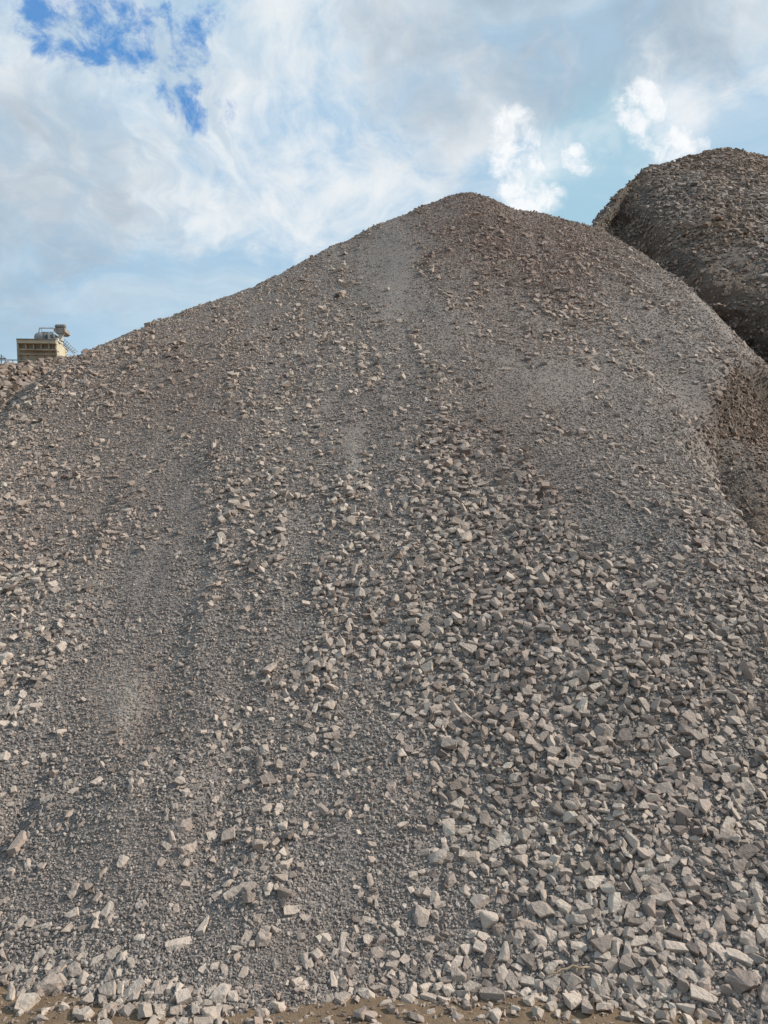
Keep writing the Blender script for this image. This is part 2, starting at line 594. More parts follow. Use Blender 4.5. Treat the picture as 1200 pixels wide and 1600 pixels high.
DUST = [(190, 1090, 34, 66, 12, 1.35), (205, 1115, 10, 50, 20, .6), (556, 700, 11, 52, 8, .9), (548, 742, 9, 34, 4, .8), (312, 925, 9, 46, 32, .9), (215, 1268, 80, 8, -3, .8), (420, 1448, 40, 14, 0, .6),
        (500, 1425, 22, 14, 0, .5), (205, 1335, 55, 45, 0, .35), (360, 600, 40, 20, -20, .4), (620, 1240, 18, 120, 2, .35), (620, 460, 20, 90, 12, .35), (1130, 585, 30, 14, 30, .7)]


def dustiness(x, y, z):
    px, py = project(x, y, z)
    s = 0
    for a, b, rx, ry, ang, k in DUST:
        c_, s_ = math.cos(R(ang)), math.sin(R(ang))
        u, v = (px - a) * c_ + (py - b) * s_, -(px - a) * s_ + (py - b) * c_
        s = s + k * np.exp(-(u / rx) ** 2 - (v / ry) ** 2)
    return np.clip(s * (0.75 + 0.7 * fbm(x * 14, y * 4, 3.3, 3)) + 0.25 * sstep(fbm(x * 5, y * .9, 9.9, 3), 0.15, 0.6), 0, 1)


heap = empty('gravel_heap', (0.5, 10, 0))
tag(heap, 'tall grey heap of crushed stone filling the frame, with a pointed summit', 'gravel heap')
HL = np.array(heap.location)
V = np.stack([gx.ravel(), gy.ravel(), GZ.ravel()], -1)
def dirty(x, y, z):
    px, py = project(x, y, z)
    e = np.exp(-((px - 1185) / 85) ** 2 - ((py - 655) / 85) ** 2)
    return sstep(e + 0.25 * fbm(x * 2.5, y * 2.5, 4.4, 4), 0.28, 0.62) * (y > 6)


me = np_mesh('gravel_bed', V - HL, grid_faces(len(GX), len(GY)), True)
set_attr(me, 'brown', brownness(V[:, 0], V[:, 1], V[:, 2]))
set_attr(me, 'dust', dustiness(V[:, 0], V[:, 1], V[:, 2]))
set_attr(me, 'dirt', dirty(V[:, 0], V[:, 1], V[:, 2]))
link('gravel_bed', me, M_BED, heap)

# ------------------------------------------------------------------ ground
def build_ground():
    n = 170
    s = np.linspace(-1, 1, n)
    ax = np.sign(s) * (np.abs(s) * 6 + np.abs(s) ** 9 * 1500)
    ay = np.sign(s) * (np.abs(s) * 4 + np.abs(s) ** 9 * 1500) + 2.5
    X, Y = np.meshgrid(ax, ay, indexing='ij')
    Z = ground_z(X.ravel(), Y.ravel())
    me = np_mesh('ground', np.stack([X.ravel(), Y.ravel(), Z], -1), grid_faces(n, n), True)
    o = link('ground', me, M_SOIL)
    tag(o, kind='structure')


build_ground()

# ------------------------------------------------------------------ lofted heaps behind
def loft(rows, nu, nv):
    """rows of control points (same count in each) -> dense grid, smooth along both"""
    A = np.array(rows, float)

    def cr(P, n):
        m = len(P)
        t = np.linspace(0, m - 1, n)
        i = np.clip(t.astype(int), 0, m - 2)
        f = (t - i).reshape(-1, *([1] * (P.ndim - 1)))
        g_ = lambda k: P[np.clip(i + k, 0, m - 1)]
        p0, p1, p2, p3 = g_(-1), g_(0), g_(1), g_(2)
        s = 0.35
        m1, m2 = (p2 - p0) * s, (p3 - p1) * s
        return (2 * f ** 3 - 3 * f ** 2 + 1) * p1 + (f ** 3 - 2 * f ** 2 + f) * m1 + (-2 * f ** 3 + 3 * f ** 2) * p2 + (f ** 3 - f ** 2) * m2
    B = cr(A, nv)
    return cr(B.transpose(1, 0, 2), nu)            # (nu, nv, 3)


def grid_normals(G):
    du = np.gradient(G, axis=0); dv = np.gradient(G, axis=1)
    n = np.cross(du, dv)
    n /= np.linalg.norm(n, axis=-1, keepdims=True) + 1e-9
    return np.where(n[..., 2:3] < 0, -n, n)


def down(p, dx, dy, z):
    return (p[0] + dx, p[1] + dy, z)


rid = [at(*p) for p in ((924, 380, 21.5), (966, 335, 22.2), (1014, 292, 23), (1060, 273, 24.5), (1125, 254, 26), (1200, 262, 26.5), (1330, 305, 26))]
edg = [at(*p) for p in ((926, 354, 20), (962, 316, 20.6), (988, 300, 21), (1043, 356, 18.8), (1112, 411, 16.5), (1200, 442, 15.6), (1330, 505, 13.5))]
mid = [at(*p) for p in ((929, 372, 19.7), (948, 350, 20.3), (968, 345, 20.7), (1017, 435, 18.4), (1085, 515, 16.2), (1165, 550, 15.3), (1255, 615, 13.2))]
cut = [at(*p) for p in ((932, 400, 18.8), (945, 405, 19.2), (958, 410, 19.4), (1000, 505, 17.2), (1055, 580, 15.0), (1128, 622, 13.8), (1225, 695, 12.2))]
sk1 = [at(*p) for p in ((945, 500, 15.5), (965, 520, 14.8), (985, 545, 14), (1030, 600, 12), (1085, 630, 10.8), (1150, 665, 10.0), (1290, 755, 9.2))]
sk2 = [at(*p) for p in ((980, 660, 10), (1005, 675, 9.5), (1030, 690, 9), (1072, 700, 8.7), (1122, 715, 8.4), (1182, 755, 7.9), (1330, 820, 7.5))]
trn = [at(*p) for p in ((1000, 820, 7.6), (1030, 820, 7.4), (1060, 840, 7.5), (1085, 860, 7.4), (1135, 890, 7.15), (1200, 945, 6.7), (1330, 1020, 6.2))]
ft = [down(p, 0, -0.7, -0.6) for p in trn]
bk = [down(p, 1.0 + 0.5 * i, 9, 6) for i, p in enumerate(rid)]
bk2 = [down(p, 3.0 + i, 26, -0.5) for i, p in enumerate(rid)]
NU2, NV2 = 170, 260
G2 = loft([ft, trn, sk2, sk1, cut, mid, edg, rid, bk, bk2], NU2, NV2)
N2 = grid_normals(G2)
tv = np.linspace(0, 9, NV2)[None, :] * np.ones((NU2, 1))
cutw = np.exp(-((tv - 5.0) / 0.9) ** 2)                   # the dug face
X, Y, Z = G2[..., 0], G2[..., 1], G2[..., 2]
D = 0.16 * fbm(X * 0.8, Z * 0.9, Y * 0.5, 4) + cutw * (0.26 * fbm(X * 1.0 + Y * .3, Z * 0.9, 4.0, 4, .6) + 0.16 * fbm(X * 3 + Y * 2, Z * 2.6, 9.0, 4, .6))
D = D * (0.25 + 0.75 * sstep(np.linspace(0, 6, NU2)[:, None] * np.ones((1, NV2)), 1.0, 2.3))
D = D * sstep(tv, 1.2, 2.2) + 0.05 * fbm(X * 3, Y * 3, Z * 3, 4)
# undercut hollows below the dug edge
for (a, b, c), r, h in ((at(972, 338, 20.6), .35, .06), (at(992, 375, 19.8), .35, .14), (at(1010, 322, 20.4), .4, .10), (at(1060, 430, 17.2), .4, .2), (at(1130, 480, 15.8), .4, .2)):
    D = D - h * np.exp(-((X - a) ** 2 + (Y - b) ** 2 + (Z - c) ** 2) / (r * r))
G2 = G2 + N2 * D[..., None]
N2 = grid_normals(G2)
heap2 = empty('dark_heap', (9, 18, 0))
tag(heap2, 'dark brown heap with a steep dug face rising behind the grey heap', 'rubble heap')
H2L = np.array(heap2.location)
V = G2.reshape(-1, 3)
me = np_mesh('rubble_bed', V - H2L, grid_faces(NU2, NV2), True)
br2 = np.clip(0.45 + 1.1 * fbm(V[:, 0] * 0.7, V[:, 1] * 0.7, V[:, 2] * .7, 3) - 0.4 * cutw.ravel(), 0, 1)
set_attr(me, 'brown', br2)
link('rubble_bed', me, M_BED_DARK, heap2)

# left heap of boulders under the hopper
r_c = [at(*p) for p in ((-260, 605, 13.5), (-80, 600, 14), (0, 600, 14), (45, 597, 14.2), (110, 590, 14.6), (200, 590, 15))]
r_m = [at(*p) for p in ((-260, 640, 11), (-80, 625, 11.5), (0, 615, 12), (50, 605, 12.5), (110, 610, 12.8), (200, 620, 13))]
r_f = [at(*p) for p in ((-260, 740, 9), (-80, 700, 9.3), (0, 668, 9.8), (50, 660, 10.5), (110, 680, 11), (200, 700, 11.5))]
r_g = [down(p, 0, -1, -0.5) for p in r_f]
r_b = [down(p, 0, 6, -0.5) for p in r_c]
G3 = loft([r_g, r_f, r_m, r_c, r_b], 130, 150)
N3 = grid_normals(G3)
G3 = G3 + N3 * (0.10 * fbm(G3[..., 0] * 1.5, G3[..., 1] * 1.5, G3[..., 2] * 1.5, 4))[..., None]
N3 = grid_normals(G3)
heap3 = empty('boulder_heap', (-6.5, 12, 0))
tag(heap3, 'low heap of rough brownish boulders at the left edge below the hopper', 'rubble heap')
H3L = np.array(heap3.location)
V = G3.reshape(-1, 3)
me = np_mesh('rubble_bed', V - H3L, grid_faces(130, 150), True)
set_attr(me, 'brown', np.full(len(V), 0.5))
link('rubble_bed', me, M_BED_DARK, heap3)


# ------------------------------------------------------------------ stone shapes
def stone_bm(rnd, a=1.0, b=0.75, c=0.5, cuts=7, bevel=0.0, lumpy=0.0, taper=0.0, boxy=0.5):
    """an angular broken stone: a block sliced by random planes. Long axis x, thin axis z; half sizes a, b, c"""
    bm = bmesh.new()
    bmesh.ops.create_cube(bm, size=2.0)
    for v in bm.verts:
        for k in range(3):
            v.co[k] *= 1 + rnd.uniform(-0.16, 0.12)
    for i in range(cuts):
        n = Vector((rnd.gauss(0, 1), rnd.gauss(0, 1), rnd.gauss(0, 1))).normalized()
        lim = abs(n.x) + abs(n.y) + abs(n.z)
        o = n * rnd.uniform(0.60 + 0.12 * boxy, 0.80 + 0.10 * boxy) * (0.55 + 0.30 * lim)
        gm = bm.verts[:] + bm.edges[:] + bm.faces[:]
        r = bmesh.ops.bisect_plane(bm, geom=gm, dist=1e-5, plane_co=o, plane_no=n, clear_outer=True)
        ed = [e for e in r['geom_cut'] if isinstance(e, bmesh.types.BMEdge)]
        if len(ed) >= 3:
            try:
                bmesh.ops.contextual_create(bm, geom=ed)
            except Exception:
                pass
    bmesh.ops.remove_doubles(bm, verts=bm.verts[:], dist=0.04)
    bmesh.ops.convex_hull(bm, input=bm.verts[:])
    loose = [v for v in bm.verts if not v.link_faces]
    if loose:
        bmesh.ops.delete(bm, geom=loose, context='VERTS')
    bmesh.ops.dissolve_limit(bm, angle_limit=R(9), verts=bm.verts[:], edges=bm.edges[:])
    for v in bm.verts:
        k = 1 - taper * (v.co.x * 0.5 + 0.5)
        v.co = Vector((v.co.x * a, v.co.y * b * k, v.co.z * c * (1 - 0.5 * taper * (v.co.x * .5 + .5))))
    if bevel:
        bmesh.ops.bevel(bm, geom=bm.edges[:], offset=bevel * min(a, b, c) * 2, offset_type='OFFSET', segments=1, profile=0.5, affect='EDGES', clamp_overlap=True)
    if lumpy:
        bmesh.ops.triangulate(bm, faces=bm.faces[:])
        bmesh.ops.subdivide_edges(bm, edges=[e for e in bm.edges if e.calc_length() > 0.45 * min(a, b)] if lumpy < 0.2 else bm.edges[:], cuts=1 if lumpy < 0.2 else 2, use_grid_fill=True)
        ox = rnd.uniform(0, 50)
        P = np.array([v.co[:] for v in bm.verts])
        q = P / max(a, b) * 2.2
        dd = fbm(q[:, 0] + ox, q[:, 1], q[:, 2], 3) * lumpy * min(a, b)
        for v, s in zip(bm.verts, dd):
            v.co += v.co.normalized() * float(s)
    bmesh.ops.triangulate(bm, faces=bm.faces[:])
    bmesh.ops.recalc_face_normals(bm, faces=bm.faces[:])
    return bm


def bm_arrays(bm):
    bm.verts.index_update()
    V = np.array([v.co[:] for v in bm.verts])
    F = np.array([[v.index for v in f.verts] for f in bm.faces])
    bm.free()
    return V, F


rnd = random.Random(5)
SHAPES_LO, SHAPES_HI, SHAPES_TINY = [], [], []
for i in range(44):
    fl = rnd.choice((0.22, 0.34, 0.46, 0.62))
    el = rnd.choice((0.55, 0.68, 0.8, 0.9))
    SHAPES_LO.append(bm_arrays(stone_bm(rnd, 1, el, el * (0.45 + fl * .6), 4)))
for i in range(44):
    fl = rnd.choice((0.22, 0.34, 0.46, 0.65))
    el = rnd.choice((0.52, 0.66, 0.8, 0.92))
    SHAPES_HI.append(bm_arrays(stone_bm(rnd, 1, el, el * (0.45 + fl * .6), 6, 0.055)))
for i in range(16):
    bm = bmesh.new()
    for k in range(7):
        v = Vector((rnd.gauss(0, 1), rnd.gauss(0, 1), rnd.gauss(0, 1))).normalized()
        bm.verts.new((v.x, v.y * rnd.uniform(.6, .85), v.z * rnd.uniform(.4, .65)))
    bmesh.ops.convex_hull(bm, input=bm.verts[:])
    lo = [v for v in bm.verts if not v.link_faces]
    bmesh.ops.delete(bm, geom=lo, context='VERTS')
    bmesh.ops.triangulate(bm, faces=bm.faces[:])
    bmesh.ops.recalc_face_normals(bm, faces=bm.faces[:])
    SHAPES_TINY.append(bm_arrays(bm))


def rot_frames(nrm, spin, tilt, tdir):
    """rotation matrices (n,3,3): z along the normal tilted a bit, spun about it"""
    n = nrm
    ex = np.cross(np.array([0.0, 1.0, 0.0])[None], n)
    ex /= np.linalg.norm(ex, axis=1, keepdims=True) + 1e-9
    ey = np.cross(n, ex)
    n2 = n * np.cos(tilt)[:, None] + (ex * np.cos(tdir)[:, None] + ey * np.sin(tdir)[:, None]) * np.sin(tilt)[:, None]
    x2 = ex * np.cos(spin)[:, None] + ey * np.sin(spin)[:, None]
    x2 -= n2 * (x2 * n2).sum(1, keepdims=True)
    x2 /= np.linalg.norm(x2, axis=1, keepdims=True) + 1e-9
    y2 = np.cross(n2, x2)
    return np.stack([x2, y2, n2], -1)              # columns


def scatter_mesh(name, P, Rm, S, shapes, tone, hue, mat, parent, off, kind='stuff'):
    """many stones joined into one mesh: P (n,3), Rm (n,3,3), S (n,3) half sizes"""
    which = RNG.integers(0, len(shapes), len(P))
    VV, FF, TT, HH = [], [], [], []
    base = 0
    for k, (sv, sf) in enumerate(shapes):
        idx = np.nonzero(which == k)[0]
        if len(idx) == 0:
            continue
        loc = sv[None] * S[idx][:, None, :]
        wv = np.einsum('nij,nvj->nvi', Rm[idx], loc) + P[idx][:, None, :]
        VV.append(wv.reshape(-1, 3))
        FF.append((sf[None] + (np.arange(len(idx)) * len(sv))[:, None, None] + base).reshape(-1, 3))
        TT.append(np.repeat(tone[idx], len(sf)))
        HH.append(np.repeat(hue[idx], len(sf)))
        base += len(idx) * len(sv)
    V = np.concatenate(VV) - off
    F = np.concatenate(FF)
    me = np_mesh(name, V, F)
    set_attr(me, 'tone', np.concatenate(TT), 'FACE')
    set_attr(me, 'hue', np.concatenate(HH), 'FACE')
    o = link(name, me, mat, parent)
    o['kind'] = kind
    return o, len(F)


# ------------------------------------------------------------------ where the heap is stony and where it is fine
COARSE = np.array([
    # x   0  100 200 300 400 500 600 700 800 900 1000 1100 1200
    [5, 5, 5, 5, 5, 5, 6, 6, 6, 6, 5, 4, 4],      # 300
    [5, 5, 5, 5, 5, 4, 2, 6, 7, 8, 7, 4, 3],      # 400
    [5, 6, 7, 6, 5, 5, 2, 2, 4, 6, 4, 3, 3],      # 500
    [5, 7, 7, 5, 5, 5, 4, 4, 3, 3, 3, 4, 3],      # 600
    [7, 6, 5, 4, 3, 5, 3, 8, 5, 2, 2, 4, 4],      # 700
    [7, 6, 5, 3, 5, 4, 6, 8, 8, 5, 3, 6, 6],      # 800
    [6, 6, 4, 3, 6, 5, 6, 8, 9, 8, 6, 5, 6],      # 900
    [6, 6, 4, 2, 5, 5, 6, 7, 8, 9, 9, 7, 7],      # 1000
    [6, 3, 1, 3, 5, 5, 5, 6, 8, 9, 9, 9, 8],      # 1100
    [5, 4, 3, 3, 6, 5, 4, 6, 8, 9, 8, 9, 9],      # 1200
    [3, 1, 0, 3, 6, 4, 3, 5, 8, 8, 8, 8, 9],      # 1300
    [2, 3, 2, 4, 4, 2, 4, 4, 7, 8, 8, 7, 8],      # 1400
    [5, 5, 3, 2, 2, 4, 5, 5, 8, 9, 9, 8, 8],      # 1500
    [7, 7, 6, 5, 2, 5, 5, 6, 8, 9, 9, 8, 8]], float) / 9


def coarse(px, py):
    fx = np.clip(px / 100, 0, 11.999); fy = np.clip((py - 300) / 100, 0, 12.999)
    i = fx.astype(int); j = fy.astype(int)
    a = fx - i; b = fy - j
    a = a * a * (3 - 2 * a); b = b * b * (3 - 2 * b)
    return (COARSE[j, i] * (1 - a) * (1 - b) + COARSE[j, i + 1] * a * (1 - b) + COARSE[j + 1, i] * (1 - a) * b + COARSE[j + 1, i + 1] * a * b)


def stony(x, y, z):
    px, py = project(x, y, z)
    c = coarse(px + 45 * fbm(x * 1.1, y * .6, 2.5, 3), py + 45 * fbm(x * 1.1, y * .6, 12.5, 3))
    streak = fbm((x + 0.10 * y) * 3.2, y * 0.42, 5.5, 3, 0.55)
    patch = fbm(x * 2.6, y * 2.0, 21.0, 3)
    wgt = 0.35 + 0.65 * np.exp(-((c - 0.45) / 0.3) ** 2)
    run = fbm((x + 0.10 * y) * 7.5, y * 0.75, 15.5, 3, 0.55)
    return np.clip(c + wgt * (0.42 * streak + 0.34 * patch + 0.66 * run), 0, 1)


SMOOTH = [(190, 1090, 55, 72), (200, 1335, 105, 60), (435, 1500, 42, 62), (335, 1440, 38, 60), (545, 1335, 26, 75), (235, 900, 38, 62), (553, 705, 24, 60), (290, 800, 26, 60),
          (620, 430, 28, 80), (1080, 620, 40, 40), (860, 600, 90, 50), (100, 1420, 60, 30)]


def smooth_spots(x, y, z):
    px, py = project(x, y, z)
    px = px + 16 * fbm(x * 5, y * 4, 7.7, 3); py = py + 16 * fbm(x * 5, y * 4, 17.7, 3)
    s = 0
    for a, b, rx, ry in SMOOTH:
        s = np.maximum(s, np.exp(-(((px - a) / rx) ** 2 + ((py - b) / ry) ** 2) ** 1.5))
    return s


def in_view(x, y, z, m=330):
    px, py = project(x, y, z)
    return (px > -m) & (px < 1200 + m) & (py < 1600 + 120) & (y > 1.8)


def sample_heap(n, ymin=2.75, near_pow=0.0):
    """random points on the heap that the photo could see"""
    out = []
    tot = 0
    while tot < n:
        k = min(n * 2, 250000)
        y = ymin + (18.2 - ymin) * RNG.random(k) ** (1 + near_pow)
        x = (RNG.random(k) * 2 - 1) * (0.80 * y + 0.3)
        keep = RNG.random(k) < (0.80 * y + .3) / (0.80 * 18.2 + .3) if near_pow == 0 else np.ones(k, bool)
        x, y = x[keep], y[keep]
        z = hm(x, y)
        ok = in_view(x, y, z) & (z > ground_z(x, y) - 0.01)
        x, y, z = x[ok], y[ok], z[ok]
        # not far over the crest, nor far beyond the right-hand edge
        fr = hm(x * (y - 0.45) / y, y - 0.45)
        ok = ((z - fr) > -0.30) | ((x > 2.4) & (y > 6.6))
        q = np.nonzero((x > 1.8) & (y < 16))[0]
        if len(q):
            ok[q] &= inside_poly(x[q] - 0.05 - 1.5 * sstep(y[q], 6.9, 7.8), y[q])
        out.append(np.stack([x[ok], y[ok], z[ok]], -1))
        tot += ok.sum()
    return np.concatenate(out)[:n]


def poisson(P, r, grid=None, cell=0.09):
    """largest first; drops any stone too close to a kept one"""
    grid = {} if grid is None else grid
    keep = np.zeros(len(P), bool)
    ci = np.floor(P[:, 0] / cell).astype(int).tolist()
    cj = np.floor(P[:, 1] / cell).astype(int).tolist()
    PL = P.tolist(); rl = r.tolist()
    for i in range(len(PL)):
        x, y, z = PL[i]; ri = rl[i]
        ok = True
        for a in (ci[i] - 1, ci[i], ci[i] + 1):
            for b in (cj[i] - 1, cj[i], cj[i] + 1):
                for (qx, qy, qz, qr) in grid.get((a, b), ()):
                    d = qr + ri
                    if (qx - x) ** 2 + (qy - y) ** 2 + (qz - z) ** 2 < d * d:
                        ok = False
                        break
                if not ok: break
            if not ok: break
        if ok:
            keep[i] = True
            grid.setdefault((ci[i], cj[i]), []).append((x, y, z, ri))
    return keep, grid

